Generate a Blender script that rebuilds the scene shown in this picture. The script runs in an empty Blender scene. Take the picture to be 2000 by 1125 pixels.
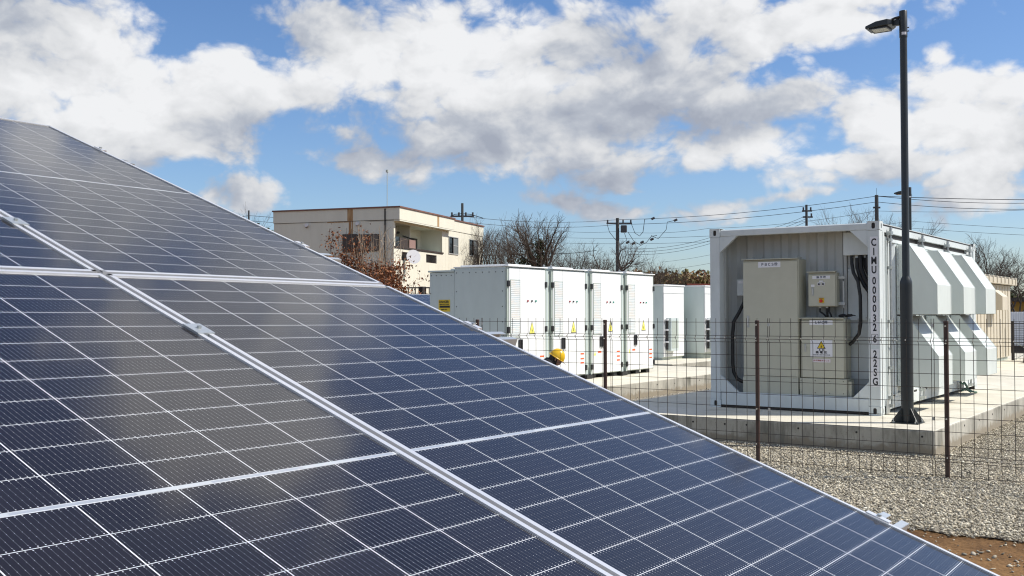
import bpy, bmesh, math, random
import numpy as np
from mathutils import Matrix, Vector
random.seed(7)
rng = np.random.default_rng(11)
PI = math.pi
sc = bpy.context.scene
COL = sc.collection

# ------------------------------------------------------------------ camera
# site frame: X = south, Y = east, Z = up; z = 0 is the gravel, the slab tops are at 0.306
PAD = 0.306
PITCH, ROLL, YAW = math.radians(1.3475), math.radians(0.106), math.radians(35.075)
FPX = 2036.16
CAM = Vector((3.956, -14.141, 1.686))
RCW = Matrix.Rotation(YAW, 3, 'Z') @ Matrix.Rotation(PITCH, 3, 'X') @ Matrix.Rotation(ROLL, 3, 'Y')
cam_d = bpy.data.cameras.new('camera'); cam = bpy.data.objects.new('camera', cam_d); COL.objects.link(cam)
cam.matrix_world = Matrix.Translation(CAM) @ (RCW @ Matrix.Rotation(PI/2, 3, 'X')).to_4x4()
cam_d.sensor_width = 36.0; cam_d.lens = 36.0*FPX/2000.0
cam_d.clip_start = 0.05; cam_d.clip_end = 3000
sc.camera = cam
sc.render.resolution_x, sc.render.resolution_y = 1024, 576

def at(px, py, depth):            # survey helper: bearing of a photo point + its real distance -> site position
    d = RCW @ Vector(((px-1000)/FPX, 1.0, -(py-562.5)/FPX))
    return CAM + d*depth

def on_plane(px, py, p0, n):
    d = RCW @ Vector(((px-1000)/FPX, 1.0, -(py-562.5)/FPX))
    return CAM + d*((Vector(p0)-CAM).dot(n)/d.dot(n))

# ------------------------------------------------------------------ sun and sky
SUN_EL = math.radians(47.0)
SUN_H = Vector((0.846, 0.533, 0)).normalized()
SUN = Vector((SUN_H.x*math.cos(SUN_EL), SUN_H.y*math.cos(SUN_EL), math.sin(SUN_EL)))
sun_d = bpy.data.lights.new('sun', 'SUN'); sun_d.energy = 4.2; sun_d.angle = math.radians(0.53)
sun_d.color = (1.0, 0.945, 0.86)
sun_o = bpy.data.objects.new('sun', sun_d); COL.objects.link(sun_o)
sun_o.rotation_euler = SUN.to_track_quat('Z', 'Y').to_euler(); sun_o.location = (20, 10, 30)

sc.view_settings.view_transform = 'Standard'; sc.view_settings.look = 'None'
sc.view_settings.exposure = 0.30; sc.view_settings.gamma = 1.0; sc.view_settings.use_curve_mapping = False
sc.render.engine = 'CYCLES'
sc.cycles.use_denoising = True
sc.cycles.filter_width = 1.15
sc.cycles.max_bounces = 6; sc.cycles.diffuse_bounces = 3; sc.cycles.glossy_bounces = 3
sc.cycles.transmission_bounces = 4; sc.cycles.transparent_max_bounces = 8
sc.cycles.caustics_reflective = False; sc.cycles.caustics_refractive = False

SKY_STRENGTH = 0.10
CLOUD_BIAS = -0.57
def build_world():
    w = bpy.data.worlds.new('World'); sc.world = w; w.use_nodes = True
    w.cycles.sampling_method = 'MANUAL'; w.cycles.sample_map_resolution = 512
    nt = w.node_tree; nt.nodes.clear()
    # --- group: cloud density for a direction
    g = bpy.data.node_groups.new('cloud_density', 'ShaderNodeTree')
    g.interface.new_socket('Dir', in_out='INPUT', socket_type='NodeSocketVector')
    g.interface.new_socket('Density', in_out='OUTPUT', socket_type='NodeSocketFloat')
    g.interface.new_socket('Mass', in_out='OUTPUT', socket_type='NodeSocketFloat')
    N, L = g.nodes, g.links
    gi, go = N.new('NodeGroupInput'), N.new('NodeGroupOutput')
    def m(op, a, b=None, c=None, clamp=False):
        n = N.new('ShaderNodeMath'); n.operation = op; n.use_clamp = clamp
        for i, v in enumerate((a, b, c)):
            if v is None: continue
            if isinstance(v, (int, float)): n.inputs[i].default_value = v
            else: L.new(v, n.inputs[i])
        return n.outputs[0]
    def vm(op, a, b=None):
        n = N.new('ShaderNodeVectorMath'); n.operation = op
        for i, v in enumerate((a, b)):
            if v is None: continue
            if isinstance(v, (tuple, Vector)): n.inputs[i].default_value = tuple(v)
            else: L.new(v, n.inputs[i])
        return n.outputs['Value' if op in ('DOT_PRODUCT', 'LENGTH') else 'Vector']
    D = vm('NORMALIZE', gi.outputs[0])
    right = (math.cos(YAW), math.sin(YAW), 0); fwd = (-math.sin(YAW), math.cos(YAW), 0)
    x = vm('DOT_PRODUCT', D, right); y = vm('DOT_PRODUCT', D, fwd); z = vm('DOT_PRODUCT', D, (0, 0, 1))
    az = m('MULTIPLY', m('ARCTAN2', x, y), 180/PI); el = m('MULTIPLY', m('ARCSINE', z), 180/PI)
    # warp
    def noise(vec, scale, detail, rough=0.55, col=False):
        n = N.new('ShaderNodeTexNoise'); n.inputs['Scale'].default_value = scale; n.inputs['Detail'].default_value = detail
        n.inputs['Roughness'].default_value = rough; L.new(vec, n.inputs['Vector'])
        return n.outputs['Color' if col else 'Fac']
    Ds = vm('MULTIPLY', D, (1, 1, 1.45))
    wc = vm('SUBTRACT', noise(Ds, 9.0, 3, 0.5, True), (0.5, 0.5, 0.5))
    cx = N.new('ShaderNodeCombineXYZ'); L.new(az, cx.inputs[0]); L.new(el, cx.inputs[1])
    P = vm('ADD', cx.outputs[0], vm('MULTIPLY', wc, (5.0, 4.0, 0)))
    # clouds seen in the photograph: azimuth, elevation (degrees from the view axis), radii, weight
    blobs = [(60, 60, 210, 90, 1.0), (120, 160, 250, 130, 1.15), (300, 220, 230, 90, 1.05), (440, 180, 150, 75, 1.0),
             (590, 185, 130, 60, .95), (720, 90, 170, 85, 1.1), (690, 40, 70, 45, .8), (900, 120, 220, 95, 1.05), (1100, 90, 190, 90, 1.0),
             (1020, 240, 300, 90, 1.2), (880, 235, 90, 60, .9), (1300, 190, 260, 95, 1.15), (1500, 200, 190, 60, 1.0),
             (1430, 40, 260, 75, 1.2), (1620, 15, 220, 40, .85), (740, 300, 110, 42, .9), (1100, 290, 190, 50, 1.0), (610, 250, 90, 45, .6),
             (1480, 285, 160, 52, 1.0), (1720, 250, 150, 80, 1.0), (1900, 215, 120, 70, 1.0), (1960, 290, 150, 80, 1.1), (1800, 340, 260, 42, .95),
             (1620, 345, 130, 34, .8), (455, 375, 70, 48, .9), (1095, 385, 58, 28, .85), (1190, 330, 90, 26, .7), (1190, 408, 80, 26, .75),
             (1365, 402, 90, 28, .75), (1560, 395, 120, 18, .65), (1900, 400, 190, 30, .95), (660, 250, 70, 36, .5), (330, 265, 170, 55, 1.0), (1010, 285, 250, 52, 1.0), (1500, 45, 280, 62, 1.35), (1700, 330, 200, 40, .9)]
    # higher clouds, out of the frame but mirrored in the panels (azimuth, elevation, radii in degrees)
    high = [(-5, 33, 12.0, 7.2, 1.25), (-6, 27.5, 8, 4.5, 1.0), (-17, 26.5, 11, 4.5, 1.0), (12, 18.6, 8, 3.0, 1.0), (-24, 21, 9, 5, 1.0), (-27, 31, 7, 6, .9), (30, 34, 12, 6, 1.0), (-34, 12, 9, 5, 1.), (35, 11, 9, 4, 1.), (40, 24, 9, 5, .9), (-6, 20.5, 6, 2.5, .8)]
    k = 180/PI/FPX
    spots = []
    for px, py, rx, ry, wgt in blobs:
        a0 = math.degrees(math.atan((px-1000)/FPX)); e0 = math.degrees(math.atan((610.4-py)/FPX*math.cos(math.radians(a0))))
        spots.append((a0, e0, rx*k*1.34, ry*k*1.34, wgt))
    F = None
    for a0, e0, ra, re, wgt in spots+high:
        s = vm('MULTIPLY', vm('SUBTRACT', P, (a0, e0, 0)), (1/ra, 1/re, 0))
        v = m('MULTIPLY_ADD', vm('LENGTH', s), -wgt, wgt)
        F = v if F is None else m('SMOOTH_MAX', F, v, 0.22)
    F = m('MAXIMUM', F, -0.35)
    # the rest of the sky carries the same broken cumulus
    gen = m('MULTIPLY_ADD', noise(vm('ADD', Ds, (3.1, 1.7, 0.4)), 2.3, 2, 0.5), 3.4, -1.42)
    win = m('MULTIPLY', m('SUBTRACT', 1.0, m('DIVIDE', m('SUBTRACT', m('ABSOLUTE', az), 40.0), 12.0), clamp=True),
            m('SUBTRACT', 1.0, m('DIVIDE', m('SUBTRACT', el, 54.0), 12.0), clamp=True), clamp=True)
    B = m('ADD', m('MULTIPLY', F, win), m('MULTIPLY', gen, m('SUBTRACT', 1.0, win)))
    n1 = noise(vm('ADD', Ds, vm('MULTIPLY', wc, (.06, .06, .06))), 11.0, 11, 0.64)
    vo = N.new('ShaderNodeTexVoronoi'); vo.inputs['Scale'].default_value = 19; vo.inputs['Detail'].default_value = 3; vo.inputs['Roughness'].default_value = .55
    L.new(vm('ADD', Ds, vm('MULTIPLY', wc, (.05, .05, .05))), vo.inputs['Vector'])
    puff = m('MULTIPLY_ADD', vo.outputs['Distance'], -.66, .31)
    dens = m('ADD', m('MULTIPLY_ADD', n1, 1.75, CLOUD_BIAS), puff)
    L.new(B, go.inputs[1])
    L.new(dens, go.inputs[0])
    # --- world tree
    N, L = nt.nodes, nt.links
    tc = N.new('ShaderNodeTexCoord')
    Dn = tc.outputs['Generated']
    def grp(vec, out=0):
        n = N.new('ShaderNodeGroup'); n.node_tree = g; L.new(vec, n.inputs[0]); return n.outputs[out]
    Dn = vm('NORMALIZE', Dn)
    t1 = grp(Dn); b1 = grp(Dn, 1); t2 = grp(vm('ADD', Dn, SUN*0.020)); b3 = grp(vm('ADD', Dn, SUN*0.12), 1)
    d1 = m('ADD', b1, t1)
    alpha = N.new('ShaderNodeMapRange'); alpha.interpolation_type = 'SMOOTHSTEP'
    alpha.inputs['From Min'].default_value = 0.02; alpha.inputs['From Max'].default_value = 0.52
    L.new(d1, alpha.inputs['Value'])
    lit = m('MULTIPLY_ADD', m('ADD', m('SUBTRACT', t1, t2), m('MULTIPLY', m('SUBTRACT', b1, b3), .25)), 0.58, 0.84)
    thick = N.new('ShaderNodeMapRange'); thick.inputs['From Min'].default_value = 0.0; thick.inputs['From Max'].default_value = 0.95
    thick.inputs['To Min'].default_value = 0.0; thick.inputs['To Max'].default_value = 0.70
    L.new(b3, thick.inputs['Value'])
    shade = m('SUBTRACT', lit, thick.outputs[0], clamp=True)
    ramp = N.new('ShaderNodeValToRGB'); L.new(shade, ramp.inputs[0])
    cr = ramp.color_ramp; cr.elements[0].position = 0.0; cr.elements[1].position = 1.0
    K = 1.0/SKY_STRENGTH
    def c(r, gg, b): return (r, gg, b, 1)
    cr.elements[0].color = c(.415, .455, .545); cr.elements[1].color = c(.97, .98, 1.0)
    e = cr.elements.new(0.30); e.color = c(.545, .585, .66)
    e = cr.elements.new(0.62); e.color = c(.80, .815, .84)
    cl = N.new('ShaderNodeVectorMath'); cl.operation = 'SCALE'; L.new(ramp.outputs[0], cl.inputs[0]); cl.inputs['Scale'].default_value = K*0.735
    sky = N.new('ShaderNodeTexSky'); sky.sky_type = 'NISHITA'; sky.sun_disc = False
    sky.sun_elevation = SUN_EL; sky.sun_rotation = math.atan2(SUN_H.x, SUN_H.y)
    sky.altitude = 50; sky.air_density = 1.0; sky.dust_density = 0.6; sky.ozone_density = 1.6
    hs = N.new('ShaderNodeHueSaturation'); hs.inputs['Saturation'].default_value = 1.12; hs.inputs['Value'].default_value = 1.0
    L.new(sky.outputs[0], hs.inputs['Color'])
    mx = N.new('ShaderNodeMix'); mx.data_type = 'RGBA'
    tint = N.new('ShaderNodeVectorMath'); tint.operation = 'MULTIPLY'; L.new(hs.outputs[0], tint.inputs[0]); tint.inputs[1].default_value = (.82, .91, 1.09)
    L.new(alpha.outputs[0], mx.inputs['Factor']); L.new(tint.outputs[0], mx.inputs['A']); L.new(cl.outputs[0], mx.inputs['B'])
    bg = N.new('ShaderNodeBackground'); bg.inputs['Strength'].default_value = SKY_STRENGTH
    L.new(mx.outputs['Result'], bg.inputs['Color'])
    out = N.new('ShaderNodeOutputWorld'); L.new(bg.outputs[0], out.inputs['Surface'])
build_world()

# ------------------------------------------------------------------ materials
M = {}
def newmat(name):
    mt = bpy.data.materials.new(name); mt.use_nodes = True
    M[name] = mt
    nt = mt.node_tree
    return mt, nt.nodes, nt.links, nt.nodes['Principled BSDF']
def mat(name, col, rough=.5, metal=0., col2=None, scale=6., bump=0., bscale=60., coat=0., spec=.5, detail=5., stretch=None, contrast=(.3, .7), bdist=.004):
    mt, N, L, p = newmat(name)
    p.inputs['Base Color'].default_value = (*col, 1); p.inputs['Roughness'].default_value = rough
    p.inputs['Metallic'].default_value = metal; p.inputs['Coat Weight'].default_value = coat
    p.inputs['Specular IOR Level'].default_value = spec
    if col2 is not None or bump:
        tc = N.new('ShaderNodeTexCoord'); vec = tc.outputs['Object']
        if stretch:
            mp = N.new('ShaderNodeMapping'); mp.inputs['Scale'].default_value = stretch; L.new(vec, mp.inputs[0]); vec = mp.outputs[0]
    if col2 is not None:
        n = N.new('ShaderNodeTexNoise'); n.inputs['Scale'].default_value = scale; n.inputs['Detail'].default_value = detail; n.inputs['Roughness'].default_value = .62
        L.new(vec, n.inputs['Vector'])
        r = N.new('ShaderNodeMapRange'); r.inputs['From Min'].default_value = contrast[0]; r.inputs['From Max'].default_value = contrast[1]
        L.new(n.outputs['Fac'], r.inputs['Value'])
        mx = N.new('ShaderNodeMix'); mx.data_type = 'RGBA'; mx.inputs['A'].default_value = (*col, 1); mx.inputs['B'].default_value = (*col2, 1)
        L.new(r.outputs[0], mx.inputs['Factor']); L.new(mx.outputs['Result'], p.inputs['Base Color'])
        rr = N.new('ShaderNodeMapRange'); rr.inputs['To Min'].default_value = max(0.05, rough-.07); rr.inputs['To Max'].default_value = min(1, rough+.1)
        L.new(n.outputs['Fac'], rr.inputs['Value']); L.new(rr.outputs[0], p.inputs['Roughness'])
    if bump:
        nb = N.new('ShaderNodeTexNoise'); nb.inputs['Scale'].default_value = bscale; nb.inputs['Detail'].default_value = 4
        L.new(vec, nb.inputs['Vector'])
        b = N.new('ShaderNodeBump'); b.inputs['Strength'].default_value = bump; b.inputs['Distance'].default_value = bdist
        L.new(nb.outputs['Fac'], b.inputs['Height']); L.new(b.outputs[0], p.inputs['Normal'])
    return mt
mat('container_white', (.70, .75, .745), .42, col2=(.60, .64, .63), scale=3.5, bump=.10, bscale=14, bdist=.01, stretch=(1, 1, .45))
mat('hood_paint', (.70, .75, .715), .40, col2=(.61, .655, .62), scale=2.2, bump=.14, bscale=5, bdist=.02, stretch=(1, 1, .35))
mat('recess_paint', (.60, .62, .60), .5, col2=(.52, .54, .52), scale=3)
mat('cabinet_beige', (.56, .55, .44), .5, col2=(.52, .51, .405), scale=5, bump=.08, bscale=320, bdist=.001)
mat('cabinet_base', (.53, .53, .43), .5, col2=(.48, .48, .39), scale=5)
mat('cabinet_white', (.83, .84, .83), .38, col2=(.78, .79, .78), scale=3, bump=.04, bscale=12, bdist=.01)
mat('cabinet_side', (.59, .665, .65), .45, col2=(.53, .60, .585), scale=2.5, bump=.05, bscale=9, bdist=.012, stretch=(1, 1, .4))  # greyed copy of the cabinet paint, darkened mainly for the shaded sides
mat('cabinet_gap', (.42, .47, .42), .5)
mat('black_rubber', (.012, .012, .013), .45, col2=(.02, .02, .02), scale=20)
mat('black_plastic', (.02, .02, .022), .35)
mat('pole_paint', (.020, .025, .026), .36, col2=(.028, .033, .034), scale=8, bump=.03, bscale=40)
mat('steel_zinc', (.55, .57, .56), .38, metal=.85, col2=(.42, .44, .43), scale=12)
mat('aluminium', (.80, .81, .82), .36, metal=.55, col2=(.74, .75, .77), scale=30, stretch=(4, .3, 1))
mat('rail_steel', (.62, .66, .68), .42, metal=.7, col2=(.5, .54, .56), scale=9)
mat('ribbon', (.60, .64, .68), .35, metal=.6, col2=(.68, .70, .70), scale=40, coat=.6)
mat('ribbon_bright', (.66, .69, .70), .4, metal=.4, coat=.5)
mat('fence_brown', (.050, .026, .020), .42, col2=(.075, .040, .030), scale=25)
mat('fence_wire', (.035, .024, .018), .45)
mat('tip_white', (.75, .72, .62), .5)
mat('sign_white', (.82, .82, .84), .45)
mat('sign_pink', (.80, .74, .76), .45)
mat('ink', (.012, .012, .018), .5)
mat('ink_blue', (.03, .05, .10), .5)
mat('ink_red', (.35, .06, .06), .5)
mat('sign_yellow', (.78, .55, .03), .45)
mat('sign_lemon', (.86, .80, .16), .45)
mat('label_orange', (.75, .13, .03), .5)
mat('button_red', (.62, .02, .015), .3)
mat('lamp_red', (.35, .02, .03), .3)
mat('lamp_green', (.02, .28, .20), .3)
mat('lens', (.55, .56, .50), .15, coat=.5)
mat('helmet_yellow', (.82, .50, .008), .28, coat=.4)
mat('helmet_dark', (.10, .10, .11), .35)
mat('cloth_black', (.012, .012, .014), .85, col2=(.02, .02, .022), scale=30)
mat('trousers', (.05, .055, .07), .85, col2=(.035, .04, .05), scale=30)
mat('boots', (.03, .025, .02), .6)
mat('skin', (.50, .27, .19), .5)
mat('hair', (.01, .009, .008), .6)
mat('wall_shade', (.74, .73, .62), .75, col2=(.66, .65, .55), scale=1.1, stretch=(1, 1, .25))  # wall_light's paint again, toned for the faces in shade
mat('wall_light', (.76, .73, .60), .75, col2=(.70, .67, .55), scale=1.2, stretch=(1, 1, .25))
mat('coping', (.24, .10, .07), .6, col2=(.13, .075, .06), scale=2)
mat('rust', (.26, .10, .028), .8, col2=(.50, .36, .19), scale=7, stretch=(1, 1, .15))
mat('glass_dark', (.02, .025, .028), .06, coat=.5, spec=.8)
mat('glass_screen', (.20, .22, .22), .25)
mat('shutter_brown', (.055, .040, .032), .5)
mat('screen_brown', (.13, .105, .085), .5)
mat('rail_pink', (.30, .19, .16), .5)
mat('window_alu', (.60, .60, .57), .4, metal=.4)
mat('dish_white', (.72, .72, .73), .4)
mat('bark', (.060, .047, .038), .9, col2=(.10, .08, .065), scale=8)
mat('bark_pale', (.36, .29, .21), .9, col2=(.24, .18, .13), scale=8)
mat('utility_pole', (.055, .058, .058), .6, col2=(.085, .088, .085), scale=5)
mat('wire_black', (.03, .035, .04), .5)
mat('insulator', (.06, .06, .065), .4)
mat('shed_beige', (.62, .56, .44), .55, col2=(.56, .50, .39), scale=2)
mat('roof_red', (.20, .045, .03), .6)
mat('roof_dark', (.03, .026, .024), .7)
mat('wall_green', (.10, .20, .15), .6)
mat('ochre', (.42, .27, .05), .7, col2=(.34, .21, .04), scale=2)
mat('sheet_white', (.66, .68, .72), .5)
mat('louver_film', (.66, .74, .75), .35, col2=(.76, .72, .65), scale=2.2, stretch=(1, 1, 2), contrast=(.42, .58))

def mat_var(name, stops, rough=.8, spec=.3):         # colour picked per piece of the mesh
    mt, N, L, p = newmat(name)
    ge = N.new('ShaderNodeNewGeometry'); r = N.new('ShaderNodeValToRGB'); L.new(ge.outputs['Random Per Island'], r.inputs[0])
    cr = r.color_ramp
    while len(cr.elements) < len(stops): cr.elements.new(.5)
    for i, (t, c) in enumerate(stops): cr.elements[i].position = t; cr.elements[i].color = (*c, 1)
    L.new(r.outputs[0], p.inputs['Base Color']); p.inputs['Roughness'].default_value = rough; p.inputs['Specular IOR Level'].default_value = spec
    return mt
mat_var('gravel', [(0, (.15, .14, .115)), (.22, (.42, .37, .275)), (.5, (.60, .535, .40)), (.72, (.31, .285, .235)), (.9, (.68, .62, .48)), (1, (.78, .73, .59))], .85)
mat_var('brown_leaf', [(0, (.17, .060, .026)), (.4, (.25, .090, .038)), (.7, (.31, .135, .055)), (1, (.10, .042, .024))], .7)
mat_var('ivy_leaf', [(0, (.02, .03, .012)), (.6, (.045, .055, .018)), (1, (.07, .08, .03))], .55)
mat_var('thicket_leaf', [(0, (.13, .11, .045)), (.35, (.26, .17, .07)), (.6, (.27, .15, .10)), (.8, (.13, .15, .05)), (1, (.34, .26, .12))], .8)
mat_var('hedge_leaf', [(0, (.03, .045, .015)), (.5, (.07, .09, .025)), (1, (.12, .13, .04))], .7)

def mat_concrete(name, col, dark, pale, runs=(.56, .74), splash=False):
    mt, N, L, p = newmat(name)
    tc = N.new('ShaderNodeTexCoord'); o = tc.outputs['Object']
    def nz(scale, detail, st=None):
        v = o
        if st:
            mp = N.new('ShaderNodeMapping'); mp.inputs['Scale'].default_value = st; L.new(o, mp.inputs[0]); v = mp.outputs[0]
        n = N.new('ShaderNodeTexNoise'); n.inputs['Scale'].default_value = scale; n.inputs['Detail'].default_value = detail; n.inputs['Roughness'].default_value = .65
        L.new(v, n.inputs['Vector']); return n.outputs['Fac']
    def rng_(v, a, b):
        r = N.new('ShaderNodeMapRange'); r.inputs['From Min'].default_value = a; r.inputs['From Max'].default_value = b; L.new(v, r.inputs['Value']); return r.outputs[0]
    def mixc(f, a, b):
        mx = N.new('ShaderNodeMix'); mx.data_type = 'RGBA'; L.new(f, mx.inputs['Factor'])
        for s, v in (('A', a), ('B', b)):
            if isinstance(v, tuple): mx.inputs[s].default_value = (*v, 1)
            else: L.new(v, mx.inputs[s])
        return mx.outputs['Result']
    c = mixc(rng_(nz(1.6, 6), .38, .66), col, pale)
    c = mixc(rng_(nz(2.2, 5, (1, 1, .35)), *runs), c, dark)      # runs and damp patches
    c = mixc(rng_(nz(45, 3), .60, .78), c, dark)                     # fine pitting
    if splash:
        sx = N.new('ShaderNodeSeparateXYZ'); L.new(o, sx.inputs[0])
        ad = N.new('ShaderNodeMath'); ad.operation = 'MULTIPLY_ADD'; L.new(nz(9, 5), ad.inputs[0]); ad.inputs[1].default_value = -.26; L.new(sx.outputs[2], ad.inputs[2])
        c = mixc(rng_(ad.outputs[0], .005, -.06), c, (.29, .25, .185))
        c = mixc(rng_(nz(5, 6, (1.6, 1.6, .12)), .56, .70), c, (.19, .18, .145))
    L.new(c, p.inputs['Base Color']); p.inputs['Roughness'].default_value = .85
    b = N.new('ShaderNodeBump'); b.inputs['Strength'].default_value = .35; b.inputs['Distance'].default_value = .004
    L.new(nz(40, 6), b.inputs['Height']); L.new(b.outputs[0], p.inputs['Normal'])
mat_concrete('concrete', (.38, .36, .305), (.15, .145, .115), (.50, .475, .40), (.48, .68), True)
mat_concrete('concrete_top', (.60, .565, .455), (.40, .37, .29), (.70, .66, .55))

def mat_soil():
    mt, N, L, p = newmat('soil')
    tc = N.new('ShaderNodeTexCoord'); o = tc.outputs['Object']
    n1 = N.new('ShaderNodeTexNoise'); n1.inputs['Scale'].default_value = 1.3; n1.inputs['Detail'].default_value = 10; n1.inputs['Roughness'].default_value = .7; L.new(o, n1.inputs['Vector'])
    r = N.new('ShaderNodeValToRGB'); L.new(n1.outputs['Fac'], r.inputs[0])
    r.color_ramp.elements[0].position = .33; r.color_ramp.elements[0].color = (.085, .043, .017, 1)
    r.color_ramp.elements[1].position = .68; r.color_ramp.elements[1].color = (.26, .145, .058, 1)
    L.new(r.outputs[0], p.inputs['Base Color']); p.inputs['Roughness'].default_value = .95; p.inputs['Specular IOR Level'].default_value = .2
    n2 = N.new('ShaderNodeTexNoise'); n2.inputs['Scale'].default_value = 22; n2.inputs['Detail'].default_value = 8; L.new(o, n2.inputs['Vector'])
    b = N.new('ShaderNodeBump'); b.inputs['Strength'].default_value = .9; b.inputs['Distance'].default_value = .03
    L.new(n2.outputs['Fac'], b.inputs['Height']); L.new(b.outputs[0], p.inputs['Normal'])
mat_soil()
def mat_gravel_bed():
    mt, N, L, p = newmat('gravel_bed')
    tc = N.new('ShaderNodeTexCoord'); o = tc.outputs['Object']
    v = N.new('ShaderNodeTexVoronoi'); v.inputs['Scale'].default_value = 38; L.new(o, v.inputs['Vector'])
    r = N.new('ShaderNodeValToRGB'); L.new(v.outputs['Color'], r.inputs[0])
    r.color_ramp.elements[0].color = (.12, .11, .095, 1); r.color_ramp.elements[1].color = (.46, .42, .34, 1)
    L.new(r.outputs[0], p.inputs['Base Color']); p.inputs['Roughness'].default_value = .9
    inv = N.new('ShaderNodeMath'); inv.operation = 'SUBTRACT'; inv.inputs[0].default_value = 1; L.new(v.outputs['Distance'], inv.inputs[1])
    b = N.new('ShaderNodeBump'); b.inputs['Strength'].default_value = 1; b.inputs['Distance'].default_value = .02
    L.new(inv.outputs[0], b.inputs['Height']); L.new(b.outputs[0], p.inputs['Normal'])
mat_gravel_bed()

def mat_cell():
    mt, N, L, p = newmat('solar_cell')
    uv = N.new('ShaderNodeUVMap'); sep = N.new('ShaderNodeSeparateXYZ'); L.new(uv.outputs[0], sep.inputs[0])
    def m(op, a, b=None, c=None, clamp=False):
        n = N.new('ShaderNodeMath'); n.operation = op; n.use_clamp = clamp
        for i, v in enumerate((a, b, c)):
            if v is None: continue
            if isinstance(v, (int, float)): n.inputs[i].default_value = v
            else: L.new(v, n.inputs[i])
        return n.outputs[0]
    u, v = sep.outputs[0], sep.outputs[1]                 # millimetres on the cell
    PU = 182/16.
    du = m('ABSOLUTE', m('SUBTRACT', m('FRACT', m('DIVIDE', u, PU)), .5)); du = m('MULTIPLY', du, PU)
    line = m('LESS_THAN', du, .17)
    edge = m('ABSOLUTE', m('SUBTRACT', m('MINIMUM', v, m('SUBTRACT', 91., v)), 3.2))
    PV = 91/5.
    dv = m('MULTIPLY', m('ABSOLUTE', m('SUBTRACT', m('FRACT', m('DIVIDE', v, PV)), .5)), PV)
    def dot(dd, r): return m('LESS_THAN', m('SQRT', m('ADD', m('MULTIPLY', du, du), m('MULTIPLY', dd, dd))), r)
    dots = m('MAXIMUM', dot(edge, 1.15), dot(dv, .55))
    metal = m('MAXIMUM', m('MULTIPLY', line, .30), dots)
    oi = N.new('ShaderNodeObjectInfo')
    cr = N.new('ShaderNodeValToRGB'); L.new(oi.outputs['Random'], cr.inputs[0])
    cr.color_ramp.elements[0].color = (.0058, .0036, .0044, 1); cr.color_ramp.elements[1].color = (.0085, .0054, .0062, 1)
    mx = N.new('ShaderNodeMix'); mx.data_type = 'RGBA'; L.new(metal, mx.inputs['Factor']); L.new(cr.outputs[0], mx.inputs['A']); mx.inputs['B'].default_value = (.62, .64, .66, 1)
    ge = N.new('ShaderNodeNewGeometry'); dn = N.new('ShaderNodeTexNoise'); dn.inputs['Scale'].default_value = 2.6; dn.inputs['Detail'].default_value = 8; dn.inputs['Roughness'].default_value = .68
    L.new(ge.outputs['Position'], dn.inputs['Vector'])
    du_ = N.new('ShaderNodeMapRange'); du_.inputs['From Min'].default_value = .42; du_.inputs['From Max'].default_value = .80; du_.inputs['To Max'].default_value = .010
    L.new(dn.outputs['Fac'], du_.inputs['Value'])
    mx2 = N.new('ShaderNodeMix'); mx2.data_type = 'RGBA'; L.new(du_.outputs[0], mx2.inputs['Factor']); L.new(mx.outputs['Result'], mx2.inputs['A']); mx2.inputs['B'].default_value = (.45, .42, .36, 1)
    cr2 = N.new('ShaderNodeMapRange'); cr2.inputs['To Min'].default_value = .06; cr2.inputs['To Max'].default_value = .13; L.new(dn.outputs['Fac'], cr2.inputs['Value']); L.new(cr2.outputs[0], p.inputs['Coat Roughness'])
    L.new(mx2.outputs['Result'], p.inputs['Base Color'])
    p.inputs['Roughness'].default_value = .6; p.inputs['Specular IOR Level'].default_value = .15
    p.inputs['Coat Weight'].default_value = 1.; p.inputs['Coat IOR'].default_value = 1.44
mat_cell()
mt = mat('backsheet', (.66, .68, .70), .6, coat=.9)
mt.node_tree.nodes['Principled BSDF'].inputs['Coat Roughness'].default_value = .10

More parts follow.
